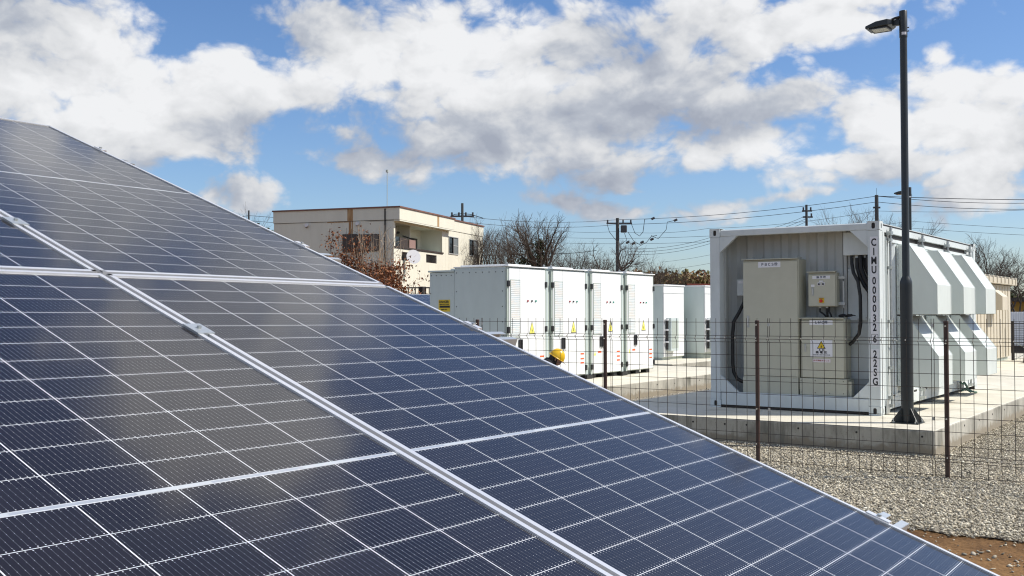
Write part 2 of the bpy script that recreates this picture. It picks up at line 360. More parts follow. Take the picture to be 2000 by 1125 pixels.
# ------------------------------------------------------------------ mesh helpers
class MB:
    def __init__(s): s.v = []; s.f = []
    def add(s, vs, fs):
        o = len(s.v); s.v += [tuple(p) for p in vs]; s.f += [tuple(i+o for i in f) for f in fs]; return s
    def box(s, x0, x1, y0, y1, z0, z1):
        return s.add([(x, y, z) for z in (z0, z1) for y in (y0, y1) for x in (x0, x1)],
                     [(0, 2, 3, 1), (4, 5, 7, 6), (0, 1, 5, 4), (2, 6, 7, 3), (0, 4, 6, 2), (1, 3, 7, 5)])
    def prism(s, pts, vec, close=True):                   # polygon (3-D points) swept along vec
        n = len(pts); vec = Vector(vec); a = [Vector(p) for p in pts]
        vs = a + [p+vec for p in a]
        fs = [tuple(range(n))[::-1], tuple(range(n, 2*n))] if close else []
        fs += [(i, (i+1) % n, (i+1) % n+n, i+n) for i in range(n if close else n-1)]
        return s.add(vs, fs)
    def sheet(s, prof, vec, thick):                       # open profile swept along vec with a thickness vector
        t = Vector(thick); pts = [Vector(p) for p in prof] + [Vector(p)+t for p in reversed(prof)]
        n = len(pts); vec = Vector(vec); vs = pts + [p+vec for p in pts]
        k = len(prof); fs = [(i, (i+1) % n, (i+1) % n+n, i+n) for i in range(n)]
        for i in range(k-1):
            j = n-1-i; fs.append((i+1, i, j, j-1)); fs.append((i+n, i+1+n, j-1+n, j+n))
        return s.add(vs, fs)
    def tube(s, path, r, n=8, r2=None, caps=True):
        path = [Vector(p) for p in path]; k = len(path)
        rs = [r + ((r2 if r2 is not None else r)-r)*i/max(1, k-1) for i in range(k)] if not isinstance(r, (list, tuple)) else r
        vs = []; up = None
        for i, p in enumerate(path):
            t = (path[min(i+1, k-1)]-path[max(i-1, 0)])
            t = t.normalized() if t.length > 1e-9 else Vector((0, 0, 1))
            if up is None: up = t.orthogonal().normalized()
            a = (up - t*up.dot(t)); a = a.normalized() if a.length > 1e-6 else t.orthogonal().normalized(); up = a
            b = t.cross(a)
            vs += [p + (a*math.cos(2*PI*j/n)+b*math.sin(2*PI*j/n))*rs[i] for j in range(n)]
        fs = [(i*n+j, i*n+(j+1) % n, (i+1)*n+(j+1) % n, (i+1)*n+j) for i in range(k-1) for j in range(n)]
        if caps: fs += [tuple(range(n))[::-1], tuple((k-1)*n+j for j in range(n))]
        return s.add(vs, fs)
    def lathe(s, prof, c=(0, 0, 0), n=24):                # (radius, z) about a vertical axis
        c = Vector(c); vs = [c+Vector((r*math.cos(2*PI*j/n), r*math.sin(2*PI*j/n), z)) for r, z in prof for j in range(n)]
        k = len(prof); fs = [(i*n+j, i*n+(j+1) % n, (i+1)*n+(j+1) % n, (i+1)*n+j) for i in range(k-1) for j in range(n)]
        fs += [tuple(range(n))[::-1], tuple((k-1)*n+j for j in range(n))]
        return s.add(vs, fs)
    def ring_plate(s, x0, x1, z0, z1, y, t, hx, hz, rx, rz, axis='Y', n=16):   # plate with an oval hole, facing -Y (or +X)
        ou, inn = [], []
        cx, cz = hx, hz
        for j in range(n):
            a = 2*PI*(j+.5)/n; ca, sa = math.cos(a), math.sin(a)
            e = .55; inn.append((cx+rx*math.copysign(abs(ca)**e, ca), cz+rz*math.copysign(abs(sa)**e, sa)))
            k = min(((x1-cx) if ca > 0 else (cx-x0))/max(abs(ca), 1e-6), ((z1-cz) if sa > 0 else (cz-z0))/max(abs(sa), 1e-6))
            ou.append((cx+ca*k, cz+sa*k))
        def P(q, d): return (q[0], y+d, q[1]) if axis == 'Y' else (y-d, q[0], q[1])
        vs = [P(q, 0) for q in ou]+[P(q, 0) for q in inn]+[P(q, t) for q in inn]+[P(q, t) for q in ou]
        fs = []
        for j in range(n):
            k = (j+1) % n
            fs += [(j, k, n+k, n+j), (n+j, n+k, 2*n+k, 2*n+j), (3*n+j, 3*n+k, k, j)]
        return s.add(vs, fs)
    def mesh(s, name):
        me = bpy.data.meshes.new(name); me.from_pydata([tuple(p) for p in s.v], [], s.f); me.validate(); 
        bm = bmesh.new(); bm.from_mesh(me); bmesh.ops.recalc_face_normals(bm, faces=bm.faces); bm.to_mesh(me); bm.free()
        return me
def link(name, me, m=None, parent=None, loc=(0, 0, 0), rot=None, smooth=False, bevel=0., kind=None):
    o = bpy.data.objects.new(name, me); COL.objects.link(o)
    if m is not None and not me.materials: me.materials.append(M[m])
    if parent is not None: o.parent = parent
    o.location = loc
    if rot is not None: o.rotation_euler = rot
    if smooth:
        for p in me.polygons: p.use_smooth = True
        md = o.modifiers.new('wn', 'EDGE_SPLIT'); md.split_angle = math.radians(38)
    if bevel:
        b = o.modifiers.new('bevel', 'BEVEL'); b.width = bevel; b.segments = 1; b.limit_method = 'ANGLE'; b.angle_limit = math.radians(40)
    if kind: o['kind'] = kind
    return o
def obj(name, mb, m, parent=None, **k): return link(name, mb.mesh(name), m, parent, **k)
def tag(o, label, cat, group=None):
    o['label'] = label; o['category'] = cat
    if group: o['group'] = group
    return o
def thing(name, label, cat, loc=(0, 0, 0), rot=(0, 0, 0), group=None):
    o = bpy.data.objects.new(name, None); COL.objects.link(o); o.empty_display_size = .2
    o.location = loc; o.rotation_euler = rot
    return tag(o, label, cat, group)
def dup(o, parent=None):
    c = o.copy(); COL.objects.link(c)
    if parent is not None: c.parent = parent
    for ch in list(o.children): dup(ch, c)
    return c
def box(name, m, parent, x0, x1, y0, y1, z0, z1, **k): return obj(name, MB().box(x0, x1, y0, y1, z0, z1), m, parent, **k)

def text_mesh(s, size, sx=1., bold=0., depth=.0012):
    cu = bpy.data.curves.new('lettering', 'FONT'); cu.body = s; cu.size = size; cu.align_x = 'CENTER'; cu.align_y = 'CENTER'
    cu.extrude = depth; cu.offset = bold; cu.resolution_u = 3
    t = bpy.data.objects.new('lettering', cu); COL.objects.link(t)
    bpy.context.view_layer.update()
    me = bpy.data.meshes.new_from_object(t.evaluated_get(bpy.context.evaluated_depsgraph_get()))
    bpy.data.objects.remove(t); bpy.data.curves.remove(cu)
    me.name = 'lettering'; me.transform(Matrix.Diagonal((sx, 1, 1, 1))); me.materials.clear()
    return me
FRONT = (PI/2, 0, 0); EAST = (PI/2, 0, PI/2)
def letters(s, size, parent, loc, m='ink', rot=FRONT, sx=1., bold=0.):
    return link('lettering', text_mesh(s, size, sx, bold), m, parent, loc, rot)

# ------------------------------------------------------------------ ground
def sheet_grid(name, x0, x1, y0, y1, z, m, nx=1, ny=1, edge=None):
    vs = [(x0+(x1-x0)*i/nx, y0+(y1-y0)*j/ny, z) for j in range(ny+1) for i in range(nx+1)]
    if edge: vs = [edge(*v) for v in vs]
    fs = [(j*(nx+1)+i, j*(nx+1)+i+1, (j+1)*(nx+1)+i+1, (j+1)*(nx+1)+i) for j in range(ny) for i in range(nx)]
    o = obj(name, MB().add(vs, fs), m); o['kind'] = 'structure'; return o
sheet_grid('ground', -900, 900, -900, 900, -0.012, 'soil')
def gravel_edge_y(x): return -5.62-.17*(x-1.7)+.05*math.sin(3.1*x)+.035*math.sin(7.7*x+1)+.02*math.sin(17*x)
def ge(x, y, z):
    if y < -5.0: y = gravel_edge_y(x)
    return (x, y, z)
sheet_grid('gravel_bed', -16, 9, -5.5, 34, -0.004, 'gravel_bed', 250, 2, ge)

def stones(name, pts, size, m, squash=.62):
    base = np.array([(1, .5, .1), (-1, -.4, .15), (-.2, 1, -.1), (.3, -1, .05), (.15, -.1, 1), (-.1, .2, -1), (.7, -.7, .55), (-.65, .6, .5)])
    fc = np.array([(0, 4, 6), (0, 6, 3), (6, 4, 3), (4, 1, 3), (4, 7, 1), (7, 2, 1), (4, 2, 7), (0, 2, 4), (0, 5, 2), (0, 3, 5), (3, 1, 5), (1, 2, 5)])
    n = len(pts)
    V = base[None]*rng.uniform(.65, 1.2, (n, 8, 1))
    V = V*np.stack([rng.uniform(.8, 1.35, n), rng.uniform(.7, 1.05, n), rng.uniform(.5, .9, n)*squash/.62], 1)[:, None]
    a = rng.uniform(0, 2*PI, n); b = rng.normal(0, .35, n)
    c, s_ = np.cos(b), np.sin(b)
    V = np.stack([V[..., 0]*c[:, None]-V[..., 2]*s_[:, None], V[..., 1], V[..., 0]*s_[:, None]+V[..., 2]*c[:, None]], -1)
    c, s_ = np.cos(a), np.sin(a)
    V = np.stack([V[..., 0]*c[:, None]-V[..., 1]*s_[:, None], V[..., 0]*s_[:, None]+V[..., 1]*c[:, None], V[..., 2]], -1)
    V = V*size[:, None, None]+pts[:, None]
    Fa = (fc[None]+(np.arange(n)*8)[:, None, None]).reshape(-1, 3)
    me = bpy.data.meshes.new(name); me.vertices.add(n*8); me.vertices.foreach_set('co', V.reshape(-1).astype(np.float32))
    me.loops.add(len(Fa)*3); me.loops.foreach_set('vertex_index', Fa.reshape(-1).astype(np.int32))
    me.polygons.add(len(Fa)); me.polygons.foreach_set('loop_start', np.arange(0, len(Fa)*3, 3, dtype=np.int32))
    me.update(calc_edges=True); me.materials.append(M[m])
    return me
def scatter(n, x0, x1, y0, y1): return np.stack([rng.uniform(x0, x1, n), rng.uniform(y0, y1, n), np.zeros(n)], 1)
def edge_y(x): return -5.62-.17*(x-1.7)+.05*np.sin(3.1*x)+.035*np.sin(7.7*x+1)+.02*np.sin(17*x)
gp = np.concatenate([scatter(100000, -1.6, 4.4, -6.2, -1.40), scatter(32000, .98, 4.0, -1.44, 5.0), scatter(12000, .98, 3.0, 5, 12), scatter(2600, -5.9, -3.9, 1.0, 12.0)])
keep = (gp[:, 1] > edge_y(gp[:, 0])-np.abs(rng.normal(0, .05, len(gp))))
gp = gp[keep]; gs = rng.gamma(5, .00150, len(gp))+.0028
gp[:, 2] = rng.uniform(-.002, .016, len(gp))
o = link('gravel', stones('gravel', gp, gs, 'gravel')); o['kind'] = 'stuff'
sp = scatter(2600, .2, 5.0, -9.5, -5.4); sp = sp[(sp[:, 1] < edge_y(sp[:, 0])+.02)]
ss = rng.gamma(2.2, .0032, len(sp))+.0022
o = link('loose_stones', stones('loose_stones', sp+[0, 0, -.006], ss, 'gravel', .45)); o['kind'] = 'stuff'

# concrete slabs
def slab(name, x0, x1, y0, y1, z1, ties=()):
    mb = MB().box(x0, x1, y0, y1, -.2, z1)
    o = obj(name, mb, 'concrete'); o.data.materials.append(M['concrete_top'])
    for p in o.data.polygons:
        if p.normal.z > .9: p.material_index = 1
    b = o.modifiers.new('bevel', 'BEVEL'); b.width = .018; b.segments = 2; b.limit_method = 'ANGLE'
    o['kind'] = 'structure'
    for (p, ax) in ties:
        q = Vector(p); d = Vector((0, -.004, 0)) if ax == 'Y' else Vector((.004, 0, 0))
        obj('tie_hole', MB().tube([q+d*.2, q+d*1.2], .013, 10), 'roof_dark', o)
    return o
ties = [((px, -1.412, z), 'Y') for px, z in ((-2.05, .235), (-1.60, .232), (-1.30, .238), (-.62, .235), (.10, .233), (.86, .230))] + \
       [((1.0, y, z), 'X') for y, z in ((-.75, .225), (0.15, .23), (1.05, .222), (1.95, .228), (2.85, .225), (3.75, .23))]
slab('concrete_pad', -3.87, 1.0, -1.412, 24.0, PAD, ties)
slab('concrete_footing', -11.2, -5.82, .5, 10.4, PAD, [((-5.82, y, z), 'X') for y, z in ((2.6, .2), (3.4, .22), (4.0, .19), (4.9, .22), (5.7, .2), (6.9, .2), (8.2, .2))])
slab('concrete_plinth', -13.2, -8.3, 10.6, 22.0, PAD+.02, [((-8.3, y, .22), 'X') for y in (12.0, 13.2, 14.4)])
# leftover blocks on the far end of the long slab
box('concrete_step', 'concrete', None, -.9, .2, 16.5, 17.3, PAD-.002, PAD+.16, bevel=.01)['kind'] = 'structure'

# ------------------------------------------------------------------ solar array
RM = Matrix(((-.005, -.937, .349), (1., -.003, .008), (-.006, .349, .937))).to_3x3()
xv = RM.col[0].normalized(); yv = (RM.col[1]-xv*RM.col[1].dot(xv)).normalized(); zv = xv.cross(yv)
RM = Matrix((xv, yv, zv)).transposed()
ARR = Vector((1.423, -11.326, 1.477+PAD))
def arr(u, v, h=0.): return ARR + RM @ Vector((-u, -v, h))
AROT = RM.to_euler()
MW, ML = 1.134, 2.278
def cell_mesh():
    w, l = .1814, .0913
    me = MB().box(-w, 0, -l, 0, -.0002, .0001).mesh('cell')
    uvl = me.uv_layers.new(name='UVMap')
    for lp in me.loops:
        co = me.vertices[lp.vertex_index].co; uvl.data[lp.index].uv = (-co.x*1000, -co.y*1000)
    me.materials.append(M['solar_cell']); return me
CELL = cell_mesh()
def frame_piece(a, b, inner):                 # extruded frame bar from a to b, lip towards inner
    a, b, inner = Vector(a), Vector(b), Vector(inner)
    lip, wall = inner*.0142, inner*.0022
    dz = Vector((0, 0, 1))
    prof = [a+dz*.0042, a+lip+dz*.0042, a+lip+dz*.0008, a+wall+dz*.0008, a+wall-dz*.032, a+inner*.028-dz*.032, a+inner*.028-dz*.0325, a-dz*.0325]
    return MB().prism(prof, b-a)
FR = [frame_piece((-MW, 0, 0), (0, 0, 0), (0, -1, 0)), frame_piece((-MW, -ML, 0), (0, -ML, 0), (0, 1, 0)),
      frame_piece((0, -ML+.0005, 0), (0, -.0005, 0), (-1, 0, 0)), frame_piece((-MW, -ML+.0005, 0), (-MW, -.0005, 0), (1, 0, 0))]
FRM = [m_.mesh('frame') for m_ in FR]
LAM = MB().box(-MW+.003, -.003, -ML+.003, -.003, -.005, 0.).mesh('backsheet')
RIB = MB().box(-MW+.022, -.022, -.0042, .0042, -.0004, .0003).mesh('busbar_ribbon')
JOIN = MB().box(-.075, .075, -.0052, .0052, .0001, .0006).mesh('ribbon_joint')
def make_module(u0, v0, label):
    r = thing('solar_panel', label, 'solar panel', arr(u0, v0), AROT, 'solar panels of the tilted array')
    link('backsheet', LAM, 'backsheet', r)
    for f in FRM: link('frame', f, 'aluminium', r)
    for i in range(24):
        v = .0178+.093*i if i < 12 else 1.1442+.093*(i-12)
        for j in range(6): link('cell', CELL, None, r, (-(.0163+.184*j), -v-.00085, 0))
    rb = link('busbar_ribbon', RIB, 'ribbon', r, (0, -1.139, 0))
    for u in (.205, .567, .929): link('ribbon_joint', JOIN, 'ribbon_bright', rb, (-u, 0, 0))
    return r
make_module(0, 0, 'dark blue solar panel with its long right edge above the gravel and brown soil')
make_module(1.150, 0, 'brownish reflecting solar panel filling the lower left, nearest of the array')
make_module(0, -2.2945, 'solar panel rising behind the horizontal double frame, top right edge against the sky')
make_module(1.150, -2.2945, 'solar panel of which only a dark corner shows above the frame junction at left')
# clamps: each a small channel bolted over the frame edge
CL = MB().box(-.012, .012, -.032, .032, .0044, .0081).box(.006, .0125, -.032, .032, -.03, .0044).mesh('end_clamp')
CLB = MB().tube([(0, 0, .0078), (0, 0, .014)], .0065, 6).mesh('bolt')
for v in (-1.865, -.465, .415, 1.848):
    c = tag(link('end_clamp', CL, 'aluminium', None, arr(-.003, v), AROT),
            {-1.865: 'small end clamp highest on the sloping panel edge, against the clouds', -.465: 'small end clamp on the panel edge in front of the beige building wall',
             .415: 'small end clamp on the panel edge in front of the grey cabinet side', 1.848: 'small end clamp lowest on the panel edge, beside the gravel'}[v], 'clamp', 'clamps along the edge of the array')
    link('bolt', CLB, 'steel_zinc', c)
CM = MB().box(-.026, .026, -.032, .032, .0044, .0078).box(-.0065, .0065, -.032, .032, -.03, .0044).mesh('mid_clamp')
for v in (-.468, .425):
    c = tag(link('mid_clamp', CM, 'rail_steel', None, arr(1.142, v), AROT),
            'bright mid clamp in the column gap, at the left picture edge' if v < 0 else 'bright mid clamp bridging the gap below the frame junction', 'clamp', 'mid clamps between the two panel columns')
    link('bolt', CLB, 'steel_zinc', c)
# supporting frame
mf = thing('mounting_frame', 'galvanised steel mounting frame under the solar panels, rail ends sticking out', 'frame', (ARR.x, ARR.y, 0))
inv = Matrix.Translation((-ARR.x, -ARR.y, 0))
def wmesh(mb, name): me = mb.mesh(name); me.transform(inv); return me
for v, ov in ((-1.865, .17), (-.465, .20), (.415, .24), (1.848, .23)):
    for dv in (-.026, .026):
        mb = MB()
        a = [arr(-ov, v+dv-.011, -.0345), arr(-ov, v+dv+.011, -.0345), arr(-ov, v+dv+.011, -.0365), arr(-ov, v+dv-.011, -.0365)]
        mb.prism(a, arr(2.4, 0)-arr(-ov, 0))
        link('rail_flange', wmesh(mb, 'rail_flange'), 'rail_steel', mf)
    mb = MB()
    for dv in (-.038, .036):
        a = [arr(-ov, v+dv, -.0345), arr(-ov, v+dv+.002, -.0345), arr(-ov, v+dv+.002, -.08), arr(-ov, v+dv, -.08)]; mb.prism(a, arr(2.4, 0)-arr(-ov, 0))
    a = [arr(-ov, v-.036, -.078), arr(-ov, v+.036, -.078), arr(-ov, v+.036, -.08), arr(-ov, v-.036, -.08)]; mb.prism(a, arr(2.4, 0)-arr(-ov, 0))
    link('rail', wmesh(mb, 'rail'), 'rail_steel', mf)
for u in (.45, 1.85):
    p0, p1 = arr(u, -2.0, -.12), arr(u, 2.0, -.12)
    link('rafter', wmesh(MB().prism([p0+xv*.03+zv*.038, p0-xv*.03+zv*.038, p0-xv*.03-zv*.03, p0+xv*.03-zv*.03], p1-p0), 'rafter'), 'rail_steel', mf)
    for v in (-1.55, 1.5):
        p = arr(u, v, -.15); link('post', wmesh(MB().tube([(p.x, p.y, -.2), (p.x, p.y, p.z)], .038, 12), 'post'), 'rail_steel', mf)

# row of panels behind, seen past the edge of the front array
def simple_panel(x, y, z, label):
    r = thing('solar_panel', label, 'solar panel', (x, y, z), AROT, 'panels of the second array behind')
    link('backsheet', LAM, 'backsheet', r)
    for f in FRM: link('frame', f, 'aluminium', r)
    for i in range(24):
        v = .0178+.093*i if i < 12 else 1.1442+.093*(i-12)
        for j in range(6): link('cell', CELL, None, r, (-(.0163+.184*j), -v-.00085, 0))
    return r
for k in range(2):
    simple_panel(-11.45, 4.75-1.15*k, 2.10, ('blue solar panel of a second array showing beside the grey cabinet', 'blue sliver of a solar panel just above the front array edge')[k])
rk = thing('panel_rack', 'low steel rack carrying the second array behind the grey cabinets', 'rack', (-10.4, 4.0, 0))
for x, h in ((-.75, 1.75), (.75, 1.2)):
    for y in (-1.0, .5): obj('post', MB().tube([(x, y, -.2), (x, y, h)], .03, 8), 'rail_steel', rk)

# ------------------------------------------------------------------ the container
ct = thing('shipping_container', 'white twenty foot container with ventilation hoods and an open front bay', 'container', (0, 0, PAD))
Wc, Lc, Hc = 2.438, 6.058, 2.591
def post(x0, x1, y0, y1): return box('corner_post', 'container_white', ct, x0, x1, y0, y1, .118, Hc-.118, bevel=.006)
post(-.159, -.004, .004, .16)
post(-Wc+.004, -2.285, .004, .16); post(-.159, -.004, Lc-.16, Lc-.004); post(-Wc+.004, -2.285, Lc-.16, Lc-.004)
for zx, z0, z1 in (('b', 0, .118), ('t', Hc-.118, Hc)):
    for x0, x1, right in ((-Wc, -Wc+.162, False), (-.162, 0, True)):
        for y0, y1, front in ((0, .178, True), (Lc-.178, Lc, False)):
            mb = MB(); core = [x0+.012, x1-.012, y0+.012, y1-.012, z0, z1]
            mb.box(*core)
            cst = obj('corner_casting', mb, 'roof_dark', ct)
            hz = (z0+z1)/2; hx = (x0+x1)/2
            pl_ = MB()
            if front: pl_.ring_plate(x0, x1, z0, z1, y0, .0118, hx, hz, .024, .040)
            else: pl_.box(x0, x1, y1-.0118, y1, z0, z1)
            if right: pl_.ring_plate(y0+.0119, y1-.0119, z0, z1, x1, .0118, (y0+y1)/2, hz, .022, .034, axis='X')
            else: pl_.box(x0, x0+.0118, y0+.0119, y1-.0119, z0, z1)
            pl_.box(x0, x1, y0, y1, z1, z1+.003)
            obj('casting_plate', pl_, 'container_white', cst)
# front frame
obj('header_beam', MB().prism([(-2.276, .012, 2.481), (-2.276, .012, 2.560), (-2.276, .03, 2.575), (-2.276, .11, 2.575), (-2.276, .11, 2.481)], (2.276-.162, 0, 0)), 'container_white', ct, bevel=.004)
obj('sill_beam', MB().prism([(-2.276, .014, .042), (-2.276, .014, .205), (-2.276, .03, .226), (-2.276, .13, .226), (-2.276, .13, .042)], (2.276-.162, 0, 0)), 'container_white', ct, bevel=.004)
box('sill_beam', 'roof_dark', ct, -2.27, -.17, .045, .12, .006, .041)  # dark bar painted for the shaded gap below the sill
for pts in ([(-2.287, 2.244), (-2.020, 2.4805), (-2.287, 2.4805)], [(-.157, 2.244), (-.157, 2.4805), (-.405, 2.4805)],
            [(-2.287, .2265), (-2.014, .2265), (-2.287, .468)], [(-.157, .2265), (-.157, .447), (-.377, .2265)]):
    obj('gusset', MB().prism([(x, .018, z) for x, z in pts], (0, .06, 0)), 'container_white', ct, bevel=.004)
def corr(x0, x1, y, pitch, dep):          # trapezoid corrugation along x
    pts = []; x = x0; k = 0
    seq = [(.34, 0), (.16, 1), (.34, 1), (.16, 0)]
    d = 0; pts.append((x, y))
    while x < x1-1e-6:
        w, dn = seq[k % 4]; x = min(x1, x+w*pitch); d = dn*dep; pts.append((x, y+d)); k += 1
    return pts
obj('back_panel', MB().sheet([(x, y, .1) for x, y in corr(-2.30, -.62, .46, .262, .038)], (0, 0, 2.45), (0, .004, 0)), 'recess_paint', ct)
obj('bay_wall', MB().sheet([(-2.330+(q-.46), x, .1) for x, q in corr(.165, .50, .46, .20, .03)], (0, 0, 2.45), (-.004, 0, 0)), 'recess_paint', ct)
box('bay_ceiling', 'recess_paint', ct, -2.33, -.02, .112, .52, 2.545, 2.56)
box('bay_floor', 'recess_paint', ct, -2.33, -.02, .132, .52, .14, .16)
box('bay_partition', 'recess_paint', ct, -.615, -.575, .44, .53, .16, 2.545)
box('cable_plate', 'recess_paint', ct, -.570, -.02, .47, .49, .16, 2.545)
cp = box('access_panel', 'container_white', ct, -.565, -.30, .452, .467, 1.26, 1.98, bevel=.003)
for x in (-.55, -.315):
    for z in (1.30, 1.94): obj('screw', MB().tube([(x, .452, z), (x, .447, z)], .008, 8), 'steel_zinc', cp)
box('access_panel', 'container_white', ct, -.565, -.18, .455, .467, .45, 1.22, bevel=.003)
box('cable_box', 'container_white', ct, -.56, -.165, .24, .45, 2.16, 2.475, bevel=.004)
box('bay_wall', 'recess_paint', ct, -.155, -.135, .165, .5, .16, 2.545)
ca = [([(-.47, .33, 2.16), (-.47, .33, 2.05), (-.44, .30, 1.92), (-.37, .27, 1.80), (-.335, .25, 1.60), (-.33, .24, 1.40), (-.33, .24, 1.22), (-.36, .26, 1.08), (-.44, .28, .98), (-.50, .30, .93)], .024),
      ([(-.40, .34, 2.16), (-.40, .34, 2.00), (-.36, .33, 1.86), (-.30, .33, 1.74), (-.22, .34, 1.62), (-.17, .35, 1.50)], .027),
      ([(-.35, .32, 2.16), (-.34, .32, 1.98), (-.29, .31, 1.84), (-.23, .31, 1.74), (-.17, .32, 1.64)], .030),
      ([(-.30, .36, 2.16), (-.29, .36, 2.0), (-.24, .36, 1.88), (-.17, .36, 1.72)], .030),
      ([(-.25, .32, 2.16), (-.24, .32, 2.02), (-.20, .32, 1.90), (-.165, .33, 1.80)], .030),
      ([(-.21, .36, 2.16), (-.20, .36, 2.05), (-.17, .36, 1.95)], .030)]
for path, r in ca: obj('cable', MB().tube(path, r, 8), 'black_rubber', ct, smooth=True)
for x in (-.47, -.40, -.34, -.28, -.22): obj('cable_gland', MB().tube([(x, .335, 2.16), (x, .335, 2.125)], .026, 8), 'steel_zinc', ct)
obj('conduit', MB().box(-.245, -.225, .44, .455, 1.10, 1.85), 'roof_dark', ct)
# left junction box and its black conduit
jb = box('junction_box', 'container_white', ct, -2.145, -1.96, .30, .42, 1.62, 1.86, bevel=.006)
box('label_plate', 'sign_white', jb, -2.12, -2.0, .2975, .2995, 1.80, 1.835)
obj('conduit', MB().tube([(-2.04, .34, 1.62), (-2.045, .32, 1.52), (-2.10, .28, 1.38), (-2.175, .25, 1.24), (-2.19, .24, 1.05), (-2.19, .24, .62), (-2.175, .24, .50), (-2.13, .25, .41), (-2.06, .26, .37), (-1.98, .26, .365)], .026, 10), 'black_rubber', ct, smooth=True)
# body
box('roof_panel', 'container_white', ct, -Wc+.03, -.03, .112, Lc-.04, 2.562, 2.577)
box('top_side_rail', 'container_white', ct, -.062, -.012, .18, Lc-.18, 2.455, 2.548, bevel=.004)
box('roof_edge_shade', 'roof_dark', ct, -.08, -.004, .18, Lc-.18, 2.549, 2.560)  # dark strip painted for the shade below the roof overhang
box('top_side_rail', 'container_white', ct, -Wc+.012, -Wc+.07, .18, Lc-.18, 2.455, 2.55)
box('door_header', 'roof_dark', ct, -.075, -.05, .40, Lc-.2, 2.385, 2.4545)  # dark strip colours in the shaded gap above the doors
box('door_header', 'container_white', ct, -.11, -.076, .40, Lc-.2, 2.30, 2.45)
box('bottom_side_rail', 'container_white', ct, -.10, -.010, .18, Lc-.18, .055, .205, bevel=.006)
box('bottom_side_rail', 'container_white', ct, -Wc+.01, -Wc+.1, .18, Lc-.18, .055, .205)
box('side_wall', 'container_white', ct, -Wc+.03, -Wc+.05, .165, Lc-.165, .2, 2.46)
box('end_wall', 'container_white', ct, -2.28, -.16, Lc-.05, Lc-.02, .06, 2.57)
box('underframe', 'roof_dark', ct, -2.3, -.12, .2, Lc-.2, .04, .055)
# post edge trim and the slot beside it
obj('post_trim', MB().box(-.05, -.0035, .255, .275, .20, 2.40).box(-.05, -.0035, .335, .350, .16, 2.40), 'container_white', ct)
obj('post_slot', MB().box(-.06, -.052, .17, .40, .12, 2.45), 'cabinet_gap', ct)
box('post_trim', 'container_white', ct, -.051, -.002, .165, .235, .118, 2.46)
box('door_seal', 'black_rubber', ct, -.045, -.010, .352, .372, .20, 2.42)
for y0, y1 in ((.385, 2.10), (2.16, 3.73), (3.79, 5.36)):
    pr = corr(y0, y1, 0, .30, .032)
    d = obj('side_door', MB().sheet([(-.062+q, x, .235) for x, q in pr], (0, 0, 2.145), (-.004, 0, 0)), 'container_white', ct)
    obj('door_edge', MB().box(-.064, -.016, y0, y0+.035, .225, 2.384).box(-.064, -.016, y1-.035, y1, .225, 2.384).box(-.0645, -.0165, y0, y1, .205, .245).box(-.0645, -.0165, y0, y1, 2.34, 2.384), 'container_white', d)
    for yy in (y0+.2, y1-.35):
        box('door_sill', 'roof_dark', d, -.062, -.014, yy, yy+.16, .207, .236)
box('side_panel', 'container_white', ct, -.062, -.03, 5.38, Lc-.165, .205, 2.46)
for y in (.415, 2.13, 3.76, 5.42):
    r = obj('lock_rod', MB().tube([(.028, y, .10), (.028, y, 2.43)], .0165, 10), 'steel_zinc', ct, smooth=True)
    for z in (2.36, 1.98, 1.25, .62, .22): obj('rod_bracket', MB().box(-.015, .05, y-.035, y+.035, z-.02, z+.02), 'steel_zinc', r)
    obj('cam_keeper', MB().box(-.02, .055, y-.05, y+.05, 2.425, 2.475).tube([(.03, y, 2.47), (.03, y, 2.53)], .02, 8).tube([(.03, y, 2.51), (.03, y+.07, 2.515)], .012, 6), 'steel_zinc', r)
    obj('cam_keeper', MB().box(-.02, .055, y-.05, y+.05, .085, .13), 'steel_zinc', r)
    obj('door_handle', MB().tube([(.03, y, 1.02), (.06, y, 1.0), (.06, y+.16, .98), (.05, y+.30, .97)], .011, 6), 'steel_zinc', r)
# loose shackle plate at the foot of the near post and a green ratchet strap by the far end
obj('foot_plate', MB().prism([(.005, .20, .01), (.005, .34, .01), (.005, .38, .06), (.005, .29, .20), (.005, .22, .21)], (.012, 0, 0)), 'steel_zinc', ct)
def hood(y0, y1, top):
    if top: prof = [(-.03, 2.314), (.150, 2.314), (.515, 1.753), (.515, 1.343), (-.03, 1.343)]
    else:   prof = [(-.03, 1.322), (.108, 1.322), (.522, .770), (.522, .343), (-.03, .343)]
    n = len(prof)
    mb = MB(); t = .012
    mb.prism([(x, y0, z) for x, z in prof], (0, y1-y0, 0))
    h = obj('hood', mb, 'hood_paint', ct, bevel=.004)
    # flange against the door, folded lip along the bottom, dark mouth underneath
    z0, z1 = prof[-1][1], prof[0][1]
    box('hood_flange', 'hood_paint', h, -.012, -.004, y0-.028, y0-.0005, z0, z1); box('hood_flange', 'hood_paint', h, -.012, -.004, y1+.0005, y1+.028, z0, z1)
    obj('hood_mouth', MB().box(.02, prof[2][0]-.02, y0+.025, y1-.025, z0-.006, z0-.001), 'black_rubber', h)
    for ya, yb in ((y0-.0035, y0+.016), (y1-.016, y1+.0035)):
        pf = [Vector((x, ya, z)) for x, z in prof[1:4]]
        obj('hood_seam', MB().sheet(pf, (0, yb-ya, 0), (.0035, 0, .0025)), 'hood_paint', h)
    for z in np.linspace(z0+.08, z1-.12, 6):
        obj('rivet', MB().tube([(-.004, y0-.014, z), (.003, y0-.014, z)], .007, 6), 'steel_zinc', h)
for k in range(3):
    y0 = .905+1.631*k
    hood(y0, y0+.815, True); hood(y0+.003, y0+.818, False)
